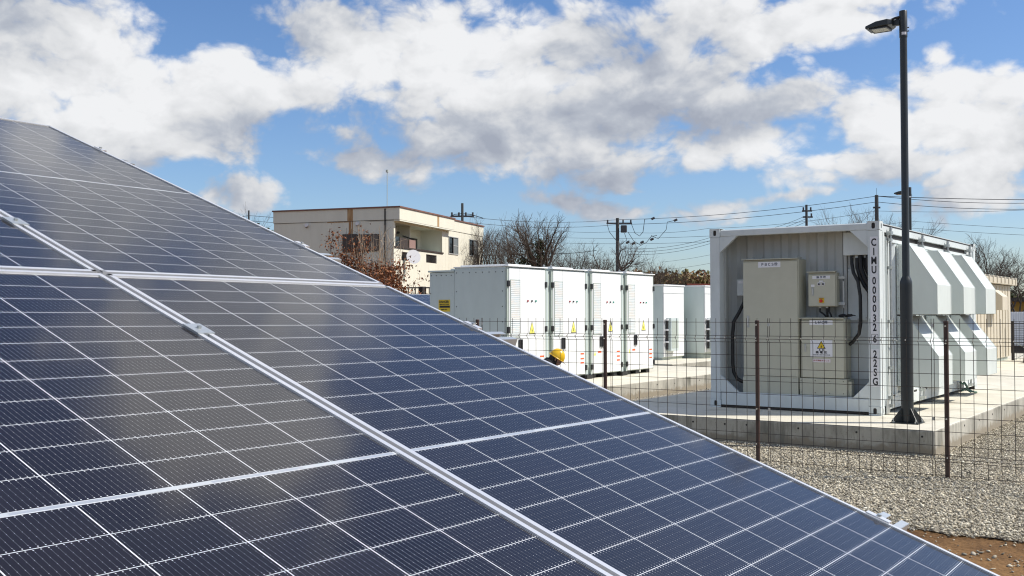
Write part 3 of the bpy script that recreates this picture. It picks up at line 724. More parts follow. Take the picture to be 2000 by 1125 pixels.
for k in range(3):
    y0 = .905+1.631*k
    obj('drip_block', MB().box(.02, .08, y0+.15, y0+.22, 1.324, 1.336).box(.02, .08, y0+.55, y0+.62, 1.324, 1.336), 'roof_dark', ct)
# lettering on the post
for z0, z1, x0, x1 in ((2.385-.0, .94, -.128, -.024), (.885, .385, -.128, -.024)):
    box('label_strip', 'sign_white', ct, x0, x1, .0022, .0038, z1, z0)
chars = [('C', 473.8), ('I', 492), ('M', 509.5), ('U', 527.5), ('0', 549), ('0', 567.4), ('0', 585), ('0', 603), ('3', 622), ('2', 640), ('6', 662.7), ('2', 692.5), ('2', 710), ('S', 728), ('G', 746)]
for chh, py in chars:
    x_ = 1706.3+(py-473.8)*.0125
    p = on_plane(x_, py, (0, 0, 0), Vector((0, 1, 0)))
    l = letters(chh, .138, ct, (p.x, .0018, p.z-PAD), 'ink', FRONT, .72, .0034)
p = on_plane(1708.6, 662.7, (0, 0, 0), Vector((0, 1, 0)))
zc = p.z-PAD; hw, hh, t = .043, .068, .004
obj('check_digit_box', MB().box(p.x-hw, p.x+hw, .0012, .0021, zc+hh-t, zc+hh).box(p.x-hw, p.x+hw, .0012, .0021, zc-hh, zc-hh+t).box(p.x-hw, p.x-hw+t, .0012, .0021, zc-hh+t, zc+hh-t).box(p.x+hw-t, p.x+hw, .0012, .0021, zc-hh+t, zc+hh-t), 'ink', ct)
gs_ = thing('ratchet_strap', 'green ratchet strap and steel shackle lying at the rear of the container rail', 'strap', (.02, 4.62, PAD))
obj('buckle', MB().box(.0, .05, -.09, .03, .10, .17).box(.01, .06, -.04, .05, .05, .10), 'steel_zinc', gs_)
obj('webbing', MB().tube([(.02, -.12, .2), (.05, -.06, .16), (.06, .0, .19), (.09, .06, .12), (.08, .12, .08), (.14, .2, .03), (.2, .28, .012)], .018, 6).tube([(.03, -.08, .05), (.08, 0, .09), (.10, .1, .05), (.13, .16, .02)], .016, 6), 'wall_green', gs_)

# ---- equipment inside the bay
def panel_box(name, label, cat, x0, x1, y0, y1, z0, z1, lid=.012):
    r = thing(name, label, cat, ((x0+x1)/2, y0, PAD+z0))
    w, h, d = (x1-x0)/2, z1-z0, y1-y0
    box('body', 'cabinet_beige', r, -w, w, .022, d, 0, h, bevel=.008)
    box('door', 'cabinet_beige', r, -w+.004, w-.010, 0, .0215, .006, h-.03, bevel=.004)
    obj('rain_lid', MB().prism([(-w-.012, -.022, h), (-w-.012, d*.6, h+.012), (-w-.012, d*.6, h+.024), (-w-.012, -.022, h+.012)], (2*w+.006, 0, 0)), 'cabinet_beige', r, bevel=.002)
    return r, w, h
pb, w, h = panel_box('control_cabinet', 'tall beige steel control cabinet at the left of the open container bay', 'cabinet', -1.968, -1.149, .10, .43, .30, 2.128)
box('name_plate', 'sign_white', pb, -.175, .155, -.003, -.0005, 1.715, 1.795)
letters('ＰＢＣＳ盤', .050, pb, (-.01, -.0035, 1.755), 'ink_blue', FRONT, 1., .0008)
hd = obj('door_handle', MB().box(-.350, -.315, -.006, -.0005, .86, 1.03), 'steel_zinc', pb, bevel=.004)
obj('lever', MB().box(-.342, -.324, -.016, -.0062, .89, 1.0), 'window_alu', hd)
box('door_seam', 'roof_dark', pb, -.40, .39, -.002, .0, .168, .174)
for x, y in ((-.33, .2), (-.22, .28), (.33, .24)):
    eye = [(x+.026*math.cos(a), y, 1.85+.03*math.sin(a)) for a in np.linspace(-.4, PI+.4, 9)]
    obj('lifting_eye', MB().tube(eye, .006, 6), 'steel_zinc', pb)
box('plinth_trim', 'cabinet_base', pb, -.412, .402, -.012, .31, -.08, .15, bevel=.002)
sb, w, h = panel_box('switch_box', 'small beige switch box with red emergency button, fixed to the bay wall', 'switch box', -1.040, -.645, .19, .345, 1.455, 1.93)
box('name_plate', 'sign_white', sb, -.135, .115, -.003, -.0005, .385, .428)
letters('操 作 盤', .034, sb, (-.01, -.0035, .406), 'ink_blue', FRONT, 1.1, .0006)
for x in (-.040, .018):
    b = box('switch_plate', 'sign_white', sb, x-.022, x+.022, -.003, -.0005, .292, .336)
    obj('switch_knob', MB().tube([(x, -.003, .312), (x, -.018, .312)], .013, 10), 'black_plastic', b)
box('name_plate', 'sign_white', sb, -.037, .017, -.003, -.0005, .343, .361)
box('name_plate', 'sign_white', sb, -.155, -.105, -.003, -.0005, .275, .308)
hd = obj('door_handle', MB().box(-.146, -.116, -.006, -.0005, .150, .268), 'steel_zinc', sb, bevel=.004)
obj('lever', MB().box(-.138, -.124, -.015, -.0062, .17, .25), 'window_alu', hd)
eb = box('emergency_plate', 'sign_yellow', sb, -.045, .030, -.003, -.0005, .052, .122)
letters('非常停止', .017, eb, (-.008, -.0035, .112), 'ink_red')
obj('emergency_button', MB().tube([(-.008, -.003, .078), (-.008, -.022, .078), (-.008, -.022, .078), (-.008, -.034, .078)], [.014, .014, .024, .021], 14), 'button_red', sb)
obj('mounting_strut', MB().box(.19, .285, .10, .12, .02, .06).box(.19, .285, .10, .12, .385, .42).box(.25, .27, .12, .14, -.02, .35), 'recess_paint', sb)
for k, (x, dx) in enumerate(((-.06, .06), (.04, .0), (.07, .02))):
    obj('cable', MB().tube([(x, .09, .0), (x, .09, -.07), (x+dx, .10, -.115), (x+dx*1.3, .11, -.15)], .013 if k != 1 else .017, 8), 'black_rubber', sb)
for x in (-.06, .04): obj('cable_gland', MB().tube([(x, .09, .0), (x, .09, -.022)], .017, 8), 'sign_white', sb)
lb, w, h = panel_box('high_voltage_cabinet', 'low beige cabinet bearing the white high voltage warning sign', 'cabinet', -1.120, -.508, .10, .385, .465, 1.285)
box('name_plate', 'sign_white', lb, -.178, .145, -.003, -.0005, .735, .800)
letters('ＬＭＣ盤', .046, lb, (-.016, -.0035, .767), 'ink_blue', FRONT, 1., .0008)
hd = obj('door_handle', MB().box(-.250, -.225, -.006, -.0005, .36, .47), 'steel_zinc', lb, bevel=.004)
obj('lever', MB().box(-.244, -.231, -.014, -.0062, .38, .45), 'window_alu', hd)
ws = box('warning_sign', 'sign_white', lb, -.168, .140, -.0035, -.0005, .292, .528)
def bolt_shape(cx, cz, s): return [(cx+.10*s, cz+.52*s), (cx-.26*s, cz-.06*s), (cx-.02*s, cz-.02*s), (cx-.10*s, cz-.34*s), (cx-.20*s, cz-.30*s), (cx+.0*s, cz-.58*s), (cx+.14*s, cz-.26*s), (cx+.04*s, cz-.29*s), (cx+.24*s, cz+.14*s), (cx+.0*s, cz+.10*s)]
def tri(cx, z0, w_, h_): return [(cx-w_/2, z0), (cx+w_/2, z0), (cx, z0+h_)]
def flat(pts, y, t=.0006): return MB().prism([(x, y, z) for x, z in pts], (0, -t, 0))
obj('warning_triangle', flat(tri(-.014, .408, .122, .110), -.0036), 'ink', ws)
obj('warning_triangle', flat(tri(-.014, .4165, .096, .086), -.0043), 'sign_yellow', ws)
obj('lightning_mark', flat(bolt_shape(-.014, .442, .046), -.0050), 'ink', ws)
letters('危　険', .022, ws, (-.014, -.0045, .389), 'ink', FRONT, 1., .0006)
letters('高 電 圧', .036, ws, (-.014, -.0045, .356), 'ink', FRONT, 1.25, .0008)
letters('DANGER HIGH VOLTAGE', .0165, ws, (-.014, -.0045, .322), 'ink', FRONT, 1.3, .0004)
pk = box('notice_plate', 'sign_pink', lb, -.140, .112, -.0035, -.0005, .220, .268)
letters('必ず施錠すること', .024, pk, (-.014, -.0045, .244), 'ink_red', FRONT, 1.15, .0003)
box('plinth', 'cabinet_base', lb, -.318, .345, -.012, .27, -.235, -.004, bevel=.003)
for x in (-.30, -.10, .10, .29):
    for z in (-.035, -.2): obj('screw', MB().tube([(x, -.012, z), (x, -.017, z)], .006, 6), 'roof_dark', lb)
bx = thing('cable_bracket', 'short beige steel bracket standing right of the low cabinet base', 'bracket', (-.47, .12, PAD+.23))
obj('plate', MB().box(-.02, .035, 0, .02, 0, .20).box(.035, .045, .0, .12, 0, .20), 'cabinet_base', bx)
tg = thing('work_gloves', 'pair of black work gloves left on top of the low cabinet', 'gloves', (-.56, .18, PAD+1.312))
def skin(name, verts, edges, radii, m, parent, sub=1):
    me = bpy.data.meshes.new(name); me.from_pydata([tuple(v) for v in verts], edges, []); me.materials.append(M[m])
    o = bpy.data.objects.new(name, me); COL.objects.link(o); o.parent = parent
    md = o.modifiers.new('skin', 'SKIN'); md.use_smooth_shade = True
    for i, v in enumerate(me.skin_vertices[0].data):
        r = radii[i]; v.radius = r if isinstance(r, tuple) else (r, r); v.use_root = (i == 0)
    s_ = o.modifiers.new('sub', 'SUBSURF'); s_.levels = s_.render_levels = sub
    return o
for k, ox in enumerate((-.06, .03)):
    vs = [(ox, .02, .01), (ox+.05, .0, .018), (ox+.09, -.005, .02)]; es = [(0, 1), (1, 2)]; rs = [.018, .024, .018]
    for q, dy in enumerate((-.02, -.007, .006, .018)):
        vs += [(ox+.12, dy, .022), (ox+.155-.008*abs(q-1.5), dy*1.3, .012+.006*k)]; n_ = len(vs); es += [(2, n_-2), (n_-2, n_-1)]; rs += [.0075, .006]
    vs += [(ox+.075, .035, .03), (ox+.09, .05, .036)]; n_ = len(vs); es += [(1, n_-2), (n_-2, n_-1)]; rs += [.008, .007]
    skin('glove', vs, es, rs, 'cloth_black', tg)

# ------------------------------------------------------------------ lamp posts
def lamp_post(x, y, z, label, H=5.147, k=1.):
    r = thing('lamp_post', label, 'lamp post', (x, y, z), (0, 0, 0), 'lamp posts on the concrete slab')
    bp = box('base_plate', 'pole_paint', r, -.17, .17, -.17, .17, 0, .012, bevel=.002)
    for sx in (-1, 1):
        for sy in (-1, 1):
            obj('anchor_bolt', MB().tube([(sx*.135, sy*.135, .012), (sx*.135, sy*.135, .030)], .018, 6).tube([(sx*.135, sy*.135, .03), (sx*.135, sy*.135, .06)], .010, 8), 'steel_zinc', r)
    for a in range(4):
        c_, s_ = math.cos(a*PI/2+PI/4), math.sin(a*PI/2+PI/4)
        t = Vector((-s_, c_, 0))*.004; d = Vector((c_, s_, 0))
        pts = [d*.07+Vector((0, 0, .012)), d*.215+Vector((0, 0, .012)), d*.215+Vector((0, 0, .03)), d*.08+Vector((0, 0, .185)), d*.07+Vector((0, 0, .185))]
        obj('gusset', MB().prism([p_-t for p_ in pts], t*2), 'pole_paint', r)
    obj('shaft', MB().lathe([(.074, .012), (.074, 1.72), (.073, 1.75), (.062, 1.79), (.048, 1.815), (.0445, 1.83), (.0435, H-.35), (.0435, H)], n=28), 'pole_paint', r, smooth=True)
    sl = obj('sleeve', MB().lathe([(.0440, H-.335), (.0485, H-.33), (.0485, H-.002), (.045, H+.004)], n=28), 'pole_paint', r, smooth=True)
    obj('sticker', MB().add([(.0492*math.cos(a), .0492*math.sin(a), zz) for zz in (H-.305, H-.27) for a in np.linspace(-1.75, -.55, 9)],
        [(i, i+1, i+10, i+9) for i in range(8)]), 'sign_white', sl)
    for zz in (H-.255, H-.21): obj('set_screw', MB().tube([(.045, .01, zz), (.066, .014, zz)], .007, 6), 'pole_paint', sl)
    # luminaire reaching to the north
    hd_ = obj('luminaire', MB().add([(-.115, -.10, H-.105), (-.115, .10, H-.105), (-.115, -.10, H-.165), (-.115, .10, H-.165),
                                    (-.16, -.145, H-.10), (-.16, .145, H-.10), (-.16, -.145, H-.175), (-.16, .145, H-.175),
                                    (-.30, -.15, H-.112), (-.30, .15, H-.112), (-.30, -.15, H-.18), (-.30, .15, H-.18),
                                    (-.435, -.13, H-.150), (-.435, .13, H-.150), (-.435, -.13, H-.185), (-.435, .13, H-.185)],
              [(0, 1, 3, 2)]+[f for i in (0, 4, 8) for f in ((i, i+4, i+5, i+1), (i+2, i+3, i+7, i+6), (i, i+2, i+6, i+4), (i+1, i+5, i+7, i+3))]+[(12, 14, 15, 13)]), 'pole_paint', r, bevel=.006)
    obj('lens', MB().box(-.375, -.185, -.095, .095, H-.1955, H-.1905), 'lens', hd_)
    obj('bezel', MB().box(-.392, -.168, -.118, -.098, H-.199, H-.170).box(-.392, -.168, .098, .118, H-.199, H-.170).box(-.392, -.376, -.098, .098, H-.199, H-.170).box(-.184, -.168, -.098, .098, H-.199, H-.170), 'black_plastic', hd_)
    for yy in (-.05, .05): obj('arm', MB().tube([(-.03, yy*.5, H-.07), (-.09, yy, H-.085), (-.17, yy, H-.112)], .016, 8), 'pole_paint', r)
    obj('arm', MB().box(-.13, -.04, -.028, .028, H-.17, H-.10), 'pole_paint', r, bevel=.004)
    return r
lamp_post(.512, -.691, PAD, 'tall dark grey lamp post bolted to the slab corner before the container')
lamp_post(-4.28, 18.56, PAD, 'distant lamp post whose head shows above the container roof')

# ------------------------------------------------------------------ wire mesh fence
FY = -3.03
fz = [1.265, 1.114, 1.081, 1.042, .897, .752, .612, .468, .317, .173, .030, -.061, -.094, -.128, -.267]
fz = [z+PAD for z in fz]
def fold(z):                                                    # the panel bulges at its two V folds
    for zc_, a in ((1.081+PAD, .036), (-.094+PAD, .036)):
        if abs(z-zc_) < .036: return a*(1-abs(z-zc_)/.036)
    return 0.
zprof = sorted(set([1.310+PAD, 1.117+PAD, 1.081+PAD, 1.045+PAD, -.058+PAD, -.094+PAD, -.130+PAD, .02]))
VW = MB().tube([(0, -fold(z), z) for z in zprof], .0031, 5).mesh('wire')
fe = thing('mesh_fence', 'brown welded wire mesh fence with slim posts running before the container', 'fence', (0, FY, 0))
for px in (-8.43, -6.43, -4.431, -2.47, -.512, 1.488, 3.49):
    ps = obj('post', MB().tube([(px, .028, -.1), (px, .028, 1.27+PAD)], .0235, 12), 'fence_brown', fe, smooth=True)
    obj('post_cap', MB().lathe([(.0255, 1.265+PAD), (.0255, 1.283+PAD), (.018, 1.289+PAD)], (px, .028, 0), 12), 'fence_brown', ps)
    for z in (1.235+PAD, 1.06+PAD, .30+PAD): obj('clip_bolt', MB().tube([(px, .004, z), (px, -.010, z)], .0075, 6), 'tip_white', ps)
for a, b in ((-8.30, -6.34), (-6.32, -4.345), (-4.325, -2.375), (-2.355, -.378), (-.358, 1.352), (1.378, 3.36)):
    pn = bpy.data.objects.new('mesh_panel', None); COL.objects.link(pn); pn.parent = fe
    n = max(1, round((b-a)/.1215))
    for i in range(n+1): link('wire', VW, 'fence_wire', pn, (a+(b-a)*i/n, 0, 0))
    for i, z in enumerate(fz):
        off = -fold(z)-.0045
        obj('wire', MB().tube([(a-.01, off, z), (b+.01, off, z)], .0029, 5), 'fence_wire', pn)
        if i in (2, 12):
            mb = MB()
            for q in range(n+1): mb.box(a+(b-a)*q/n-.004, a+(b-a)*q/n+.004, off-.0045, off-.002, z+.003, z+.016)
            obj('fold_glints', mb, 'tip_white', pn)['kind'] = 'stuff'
    for z in (1.24+PAD, .3+PAD): obj('panel_clip', MB().box(b+.002, b+.022, -.012, .006, z-.018, z+.018), 'steel_zinc', pn)

# ------------------------------------------------------------------ white battery cabinets
CX = -7.2; CW = 1.325
def battery_cabinet():
    r = thing('battery_cabinet', 'x', 'cabinet', (CX, 0, PAD), (0, 0, 0), 'white battery cabinets in a row')
    D_ = 1.25; w = CW; b0, top = .085, 2.235
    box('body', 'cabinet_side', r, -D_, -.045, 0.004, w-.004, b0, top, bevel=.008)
    box('door', 'cabinet_white', r, -.044, 0, .055, .405, b0+.02, top-.03, bevel=.005)
    box('door', 'cabinet_white', r, -.044, 0, .409, w-.05, b0+.02, top-.03, bevel=.005)
    box('frame_rail', 'cabinet_gap', r, -.044, -.012, .005, .052, b0, top-.01); box('frame_rail', 'cabinet_gap', r, -.044, -.012, w-.047, w-.005, b0, top-.01)
    lid = obj('lid', MB().box(-D_-.02, .03, -.01, w+.01, top, top+.022).box(-D_+.1, -.02, .06, w*.62, top+.022, top+.05), 'cabinet_white', r, bevel=.006)
    for y in (.03, w-.05):
        eye = [(-.03, y+.028*math.cos(a), top+.045+.03*math.sin(a)) for a in np.linspace(-.5, PI+.5, 9)]
        obj('lifting_eye', MB().tube(eye, .007, 6), 'steel_zinc', lid)
    lv = box('louver_panel', 'louver_film', r, .0005, .004, .10, .395, .92, 1.985)
    for z in np.arange(.935, 1.98, .035): box('slat', 'cabinet_white', lv, .004, .011, .105, .390, z, z+.014)
    obj('louver_frame', MB().box(.0005, .009, .088, .0995, .91, 1.995).box(.0005, .009, .3955, .4045, .91, 1.995).box(.0005, .009, .0995, .3955, .909, .92).box(.0005, .009, .0995, .3955, 1.985, 1.996), 'cabinet_gap', lv)
    for y, m_ in ((.66, 'lamp_red'), (.80, 'ink'), (.935, 'lamp_green')):
        obj('indicator_lamp', MB().tube([(.0005, y, 1.60), (.020, y, 1.60)], .017, 12), m_, r)
    yy = .81
    ws_ = obj('warning_triangle', MB().prism([(.0006, yy-.10, .965), (.0006, yy+.10, .965), (.0006, yy, 1.215)], (.0012, 0, 0)), 'ink', r)
    obj('warning_field', MB().prism([(.0020, yy-.085, .977), (.0020, yy+.085, .977), (.0020, yy, 1.190)], (.0008, 0, 0)), 'sign_lemon', ws_)
    obj('lightning_mark', MB().prism([(.0030, y, z) for y, z in bolt_shape(yy, 1.04, .085)], (.0008, 0, 0)), 'ink', ws_)
    for y in (.375, .445):
        h_ = box('door_handle', 'black_plastic', r, .0005, .03, y-.022, y+.022, .655, .875, bevel=.004)
        obj('key_tag', MB().tube([(.02, y, .655), (.02, y+.02, .62)], .009, 6), 'steel_zinc', h_)
    for y in (.03, w-.03):
        for z in (.24, .88+.18, 1.92, .5):
            if z == .5: continue
            box('hinge', 'black_plastic', r, -.02, .022, y-.03, y+.03, z-.055, z+.055, bevel=.004)
    box('notice_label', 'sign_white', r, .0005, .0018, .27, .42, .46, .60)
    box('notice_label', 'label_orange', r, .0019, .0028, .275, .415, .525, .568)
    obj('warning_triangle', MB().prism([(.0006, .11, .475), (.0006, .20, .475), (.0006, .155, .575)], (.0012, 0, 0)), 'sign_lemon', r)
    nl = box('notice_label', 'sign_white', r, .0005, .0015, w-.26, w-.085, .17, .62)
    for z in (.53, .43, .345): box('notice_band', 'label_orange', nl, .0016, .0026, w-.245, w-.11, z-.017, z+.017)
    for y in (.16, .62, 1.12):
        box('foot', 'black_rubber', r, -.2, -.06, y-.08, y+.08, 0, b0)
    box('skid', 'steel_zinc', r, -.42, -.34, .1, w-.1, 0, b0)
    return r
bc = battery_cabinet()
clabs = ['white battery cabinet at the near left end of the row, grey side panel visible', 'white battery cabinet directly behind the yellow helmet, second in the row',
         'white battery cabinet right of the helmet, behind the brown fence post', 'white battery cabinet at the far right end of the row, beside low units']
for k in range(4):
    c_ = bc if k == 0 else dup(bc)
    c_.location.y = 1.60+1.508*k; c_['label'] = clabs[k]
# riveted side plate of the first cabinet, black cap low on its corner
sp_ = obj('side_plate', MB().box(-1.235, -.06, -.004, .0035, .10, 2.19), 'cabinet_side', bc)
mb = MB()
for x in np.linspace(-1.19, -.11, 8): mb.tube([(x, -.004, 2.14), (x, -.009, 2.14)], .010, 6)
for z in np.linspace(.35, 1.78, 6):
    for x in (-1.19, -.11): mb.tube([(x, -.004, z), (x, -.009, z)], .010, 6)
obj('rivets', mb, 'roof_dark', sp_)
# filler posts between the cabinets
for k in range(3):
    y = 1.60+1.508*k+CW
    p_ = tag(box('filler_post', 'cabinet_gap', None, CX-.30, CX-.05, y+.004, y+.179, PAD, PAD+2.20),
             ('grey filler post between first and second battery cabinet, above the helmet', 'grey filler post between second and third battery cabinet', 'grey filler post between third and fourth battery cabinet')[k], 'post', 'filler posts between battery cabinets')
    obj('edge_trim', MB().box(CX-.049, CX-.02, y+.02, y+.07, PAD+.02, PAD+2.19), 'cabinet_side', p_)
    obj('base_block', MB().box(CX-.28, CX+.02, y-.03, y+.20, PAD, PAD+.085), 'black_rubber', p_)
rc = thing('rear_cabinet', 'lower grey cabinet behind the row, bearing a yellow sign', 'cabinet', (-9.10, 1.6, PAD))
box('body', 'cabinet_side', rc, .02, .64, .02, 1.3, .08, 2.16, bevel=.006)
box('lid', 'cabinet_side', rc, 0, .64, -.01, 1.32, 2.165, 2.20, bevel=.004); obj('lid_box', MB().box(.40, .62, .2, .9, 2.20, 2.235), 'steel_zinc', rc)
mb = MB()
for x in np.linspace(.07, .56, 5): mb.tube([(x, .02, 2.10), (x, .014, 2.10)], .010, 6)
for z in (1.0, 1.75): mb.tube([(.05, .02, z), (.05, .014, z)], .010, 6)
obj('rivets', mb, 'roof_dark', rc)
ys = box('danger_sign', 'sign_yellow', rc, .25, .53, .014, .0195, 1.40, 1.63)
letters('DANGER', .062, ys, (.385, .0125, 1.588), 'ink', FRONT, .95, .002)
box('sign_band', 'ink', ys, .275, .53, .0125, .0138, 1.475, 1.515)
letters('HIGH VOLTAGE', .034, ys, (.39, .0125, 1.538), 'ink', FRONT, .95, .001)
letters('KEEP OUT', .034, ys, (.39, .0125, 1.438), 'ink', FRONT, 1., .001)
box('latch', 'steel_zinc', rc, -.0, .02, .1, .18, 1.75, 1.85)

# units beyond
def unit(x1, y0, y1, d, label, z0=.07, top=2.13, ac=True):
    r = thing('equipment_cabinet', label, 'cabinet', (x1, y0, PAD+.02), (0, 0, 0), 'white equipment cabinets on the rear slab')
    w = y1-y0
    box('body', 'cabinet_side', r, -d, -.03, 0, w, z0, top-.02, bevel=.006)
    box('door', 'cabinet_white', r, -.029, 0, .01, w-.01, z0+.02, top-.24, bevel=.004)
    box('fascia', 'cabinet_white', r, -.029, -.002, .0, w, top-.23, top-.02, bevel=.004)
    box('roof', 'cabinet_white', r, -d-.02, .02, -.02, w+.02, top-.019, top+.02, bevel=.004)
    box('skid', 'cabinet_gap', r, -d+.05, -.06, .03, w-.03, -.02, z0)
    if ac:
        a = box('cooling_unit', 'cabinet_side', r, .001, .16, .14, .62, .26, 1.20, bevel=.006)
        obj('grille', MB().box(.161, .166, .18, .58, .34, 1.12), 'cabinet_gap', a)
        obj('hose', MB().tube([(.05, .10, .3), (.05, .10, 1.15)], .03, 8), 'black_rubber', a)
        for z in (.52, .86, 1.15): box('hose_clip', 'sign_white', a, .015, .09, .055, .138, z-.025, z+.025)
    return r
unit(-9.5, 12.50, 13.81, 1.3, 'white equipment cabinet with grey cooling unit, just right of the battery row')
unit(-9.0, 14.17, 15.5, 2.9, 'white equipment cabinet half hidden by the container, grey side shown', z0=.16)
# ------------------------------------------------------------------ person crouching by the cabinets
hp = at(1089, 695, 17.6)
F_ = Vector((math.cos(YAW), math.sin(YAW), 0))        # facing picture right
S_ = Vector((-math.sin(YAW), math.cos(YAW), 0))
pe = thing('person', 'crouching person in black jacket and yellow safety helmet behind the array edge', 'person', (hp.x, hp.y, 0))
def q(f, s_, z): v = F_*f + S_*s_; return (v.x, v.y, z)
hz_ = hp.z
# skeleton: root pelvis, torso leaning forward, neck, head; squatting legs; arms reaching to the knees
vs = [q(-.30, 0, .26), q(-.30, 0, .40), q(-.25, 0, .58), q(-.17, 0, .74), q(-.12, 0, hz_-.13)]
es = [(0, 1), (1, 2), (2, 3), (3, 4)]; rs = [(.15, .13), (.15, .12), (.17, .12), (.15, .10), (.062, .062)]
for s_ in (-1, 1):
    n = len(vs)
    vs += [q(-.26, s_*.11, .27), q(.10, s_*.17, .46), q(-.06, s_*.16, .09), q(.06, s_*.17, .04)]
    es += [(0, n), (n, n+1), (n+1, n+2), (n+2, n+3)]; rs += [.10, .07, .05, .04]
    vs += [q(-.16, s_*.19, .72), q(.02, s_*.24, .52), q(.22, s_*.16, .44)]
    es += [(3, n+4), (n+4, n+5), (n+5, n+6)]; rs += [.068, .05, .036]
body = skin('body', vs, es, rs, 'cloth_black', pe, 2)
for s_ in (-1, 1):
    skin('boot', [q(-.07, s_*.16, .07), q(.06, s_*.17, .045), q(.17, s_*.18, .035)], [(0, 1), (1, 2)], [.055, .05, .04], 'boots', pe, 1)
    hvs = [q(.20, s_*.165, .445), q(.27, s_*.15, .43)]; hes = [(0, 1)]; hrs = [.026, .034]
    for k, o_ in enumerate((-.03, -.01, .01, .03)):
        n = len(hvs); L_ = (.058, .068, .064, .05)[k]
        hvs += [q(.31, s_*.15+o_, .425), q(.31+L_*.6, s_*.15+o_, .405), q(.31+L_*.8, s_*.15+o_, .38)]; hes += [(1, n), (n, n+1), (n+1, n+2)]; hrs += [.0095, .009, .008]
    n = len(hvs); hvs += [q(.25, s_*.10, .44), q(.285, s_*.08, .43)]; hes += [(0, n), (n, n+1)]; hrs += [.011, .009]
    skin('hand', hvs, hes, hrs, 'skin', pe, 1)
def ellipsoid(c, rx, ry, rz, tilt=0., n=20, m_=12, z0=-1., squash=None):
    pts = []; fs = []
    for i in range(m_+1):
        t = z0+(1-z0)*i/m_; t = max(-1, min(1, t)); rr = math.sqrt(max(0, 1-t*t))
        for j in range(n):
            a = 2*PI*j/n; p_ = Vector((rx*rr*math.cos(a), ry*rr*math.sin(a), rz*t))
            if squash: p_ = squash(p_)
            p_ = Matrix.Rotation(tilt, 3, 'Y') @ p_
            pts.append(Vector(q(p_.x, p_.y, 0))+Vector((0, 0, p_.z))+Vector(c))
    for i in range(m_):
        for j in range(n): fs.append((i*n+j, i*n+(j+1) % n, (i+1)*n+(j+1) % n, (i+1)*n+j))
    fs.append(tuple(range(n))[::-1]); fs.append(tuple(m_*n+j for j in range(n)))
    return MB().add(pts, fs)
hc = Vector(q(-.025, 0, hz_-.055))
TL = math.radians(33)
def face(p_):
    if p_.x > .06 and abs(p_.y) < .02 and -.04 < p_.z < .02: p_ = p_*1.14       # nose
    if p_.z < -.04: p_ = Vector((p_.x*.95+.008, p_.y*.84, p_.z*1.08))              # jaw
    return p_
obj('head', ellipsoid(hc, .098, .078, .118, TL, 24, 18, squash=face), 'skin', pe, smooth=True)
RT = Matrix.Rotation(TL, 3, 'Y')
def hp_(x, y, z): p_ = RT @ Vector((x, y, z)); return hc+Vector(q(p_.x, p_.y, 0))+Vector((0, 0, p_.z))
for s_ in (-1, 1):
    obj('eye', MB().tube([hp_(.088, s_*.032, .004), hp_(.094, s_*.032, .004)], .010, 8), 'hair', pe)
    obj('ear', MB().tube([hp_(-.005, s_*.074, -.03), hp_(-.012, s_*.088, .0), hp_(-.006, s_*.076, .03)], .012, 8), 'skin', pe)
obj('mouth', MB().tube([hp_(.086, -.025, -.06), hp_(.093, 0, -.06), hp_(.086, .025, -.06)], .006, 6), 'rail_pink', pe)
obj('hair', ellipsoid(hp_(-.022, 0, -.01), .100, .084, .112, TL, 20, 10, -.75), 'hair', pe, smooth=True)
obj('hood', ellipsoid(Vector(q(-.155, 0, hz_-.135)), .12, .15, .115, math.radians(-15), 18, 10), 'cloth_black', pe, smooth=True)
hm = obj('helmet', ellipsoid(hp_(-.008, 0, .028), .138, .118, .160, TL, 28, 12, -.05), 'helmet_yellow', pe, smooth=True)
def brim(mb, x0, x1, w_, z_):
    pts = [hp_(x0, -w_, z_), hp_(x0+(x1-x0)*.6, -w_*.85, z_-.006), hp_(x1, -w_*.4, z_-.016), hp_(x1, w_*.4, z_-.016), hp_(x0+(x1-x0)*.6, w_*.85, z_-.006), hp_(x0, w_, z_)]
    return mb.prism(pts, (hp_(0, 0, -.006)-hp_(0, 0, 0)))
obj('visor', brim(MB(), .09, .185, .098, .024), 'helmet_dark', hm)
rim = [hp_(-.008+.141*math.cos(a), .118*math.sin(a), .022) for a in np.linspace(0, 2*PI, 29)]
obj('rim', MB().tube(rim, .0085, 6, caps=False), 'helmet_yellow', hm)
obj('chin_strap', MB().tube([hp_(.01, -.09, .01), hp_(.035, -.075, -.06), hp_(.05, -.03, -.122), hp_(.05, .03, -.122), hp_(.035, .075, -.06), hp_(.01, .09, .01)], .006, 5), 'hair', hm)

# ------------------------------------------------------------------ shed with the ribbed roof, right rear
sh = thing('storage_shed', 'beige metal storage shed with ribbed roof edge behind the ventilation hoods', 'shed', (-1.6, 12.4, PAD))
box('wall', 'shed_beige', sh, -2.4, 0, 0, 6.55, .10, 2.12)
for y in np.arange(.25, 6.5, .42): box('rib', 'shed_beige', sh, .0, .018, y, y+.03, .12, 2.08)
box('base_block', 'cabinet_gap', sh, -2.3, -.05, .3, 6.3, 0, .10)
rf = box('roof', 'shed_beige', sh, -2.5, .14, -.12, 6.85, 2.135, 2.30, bevel=.01)
for y in np.arange(.0, 6.9, .55): box('roof_rib', 'shed_beige', rf, -2.5, .165, y-.05, y+.05, 2.17, 2.345, bevel=.01)
box('eave', 'roof_dark', sh, -2.4, .05, -.05, 6.65, 2.121, 2.134)
obj('vent_hood', MB().prism([(0.019, 3.3, 1.96), (.14, 3.3, 1.96), (.36, 3.3, 1.78), (.36, 3.3, 1.42), (.019, 3.3, 1.42)], (0, .75, 0)), 'shed_beige', sh, bevel=.004)
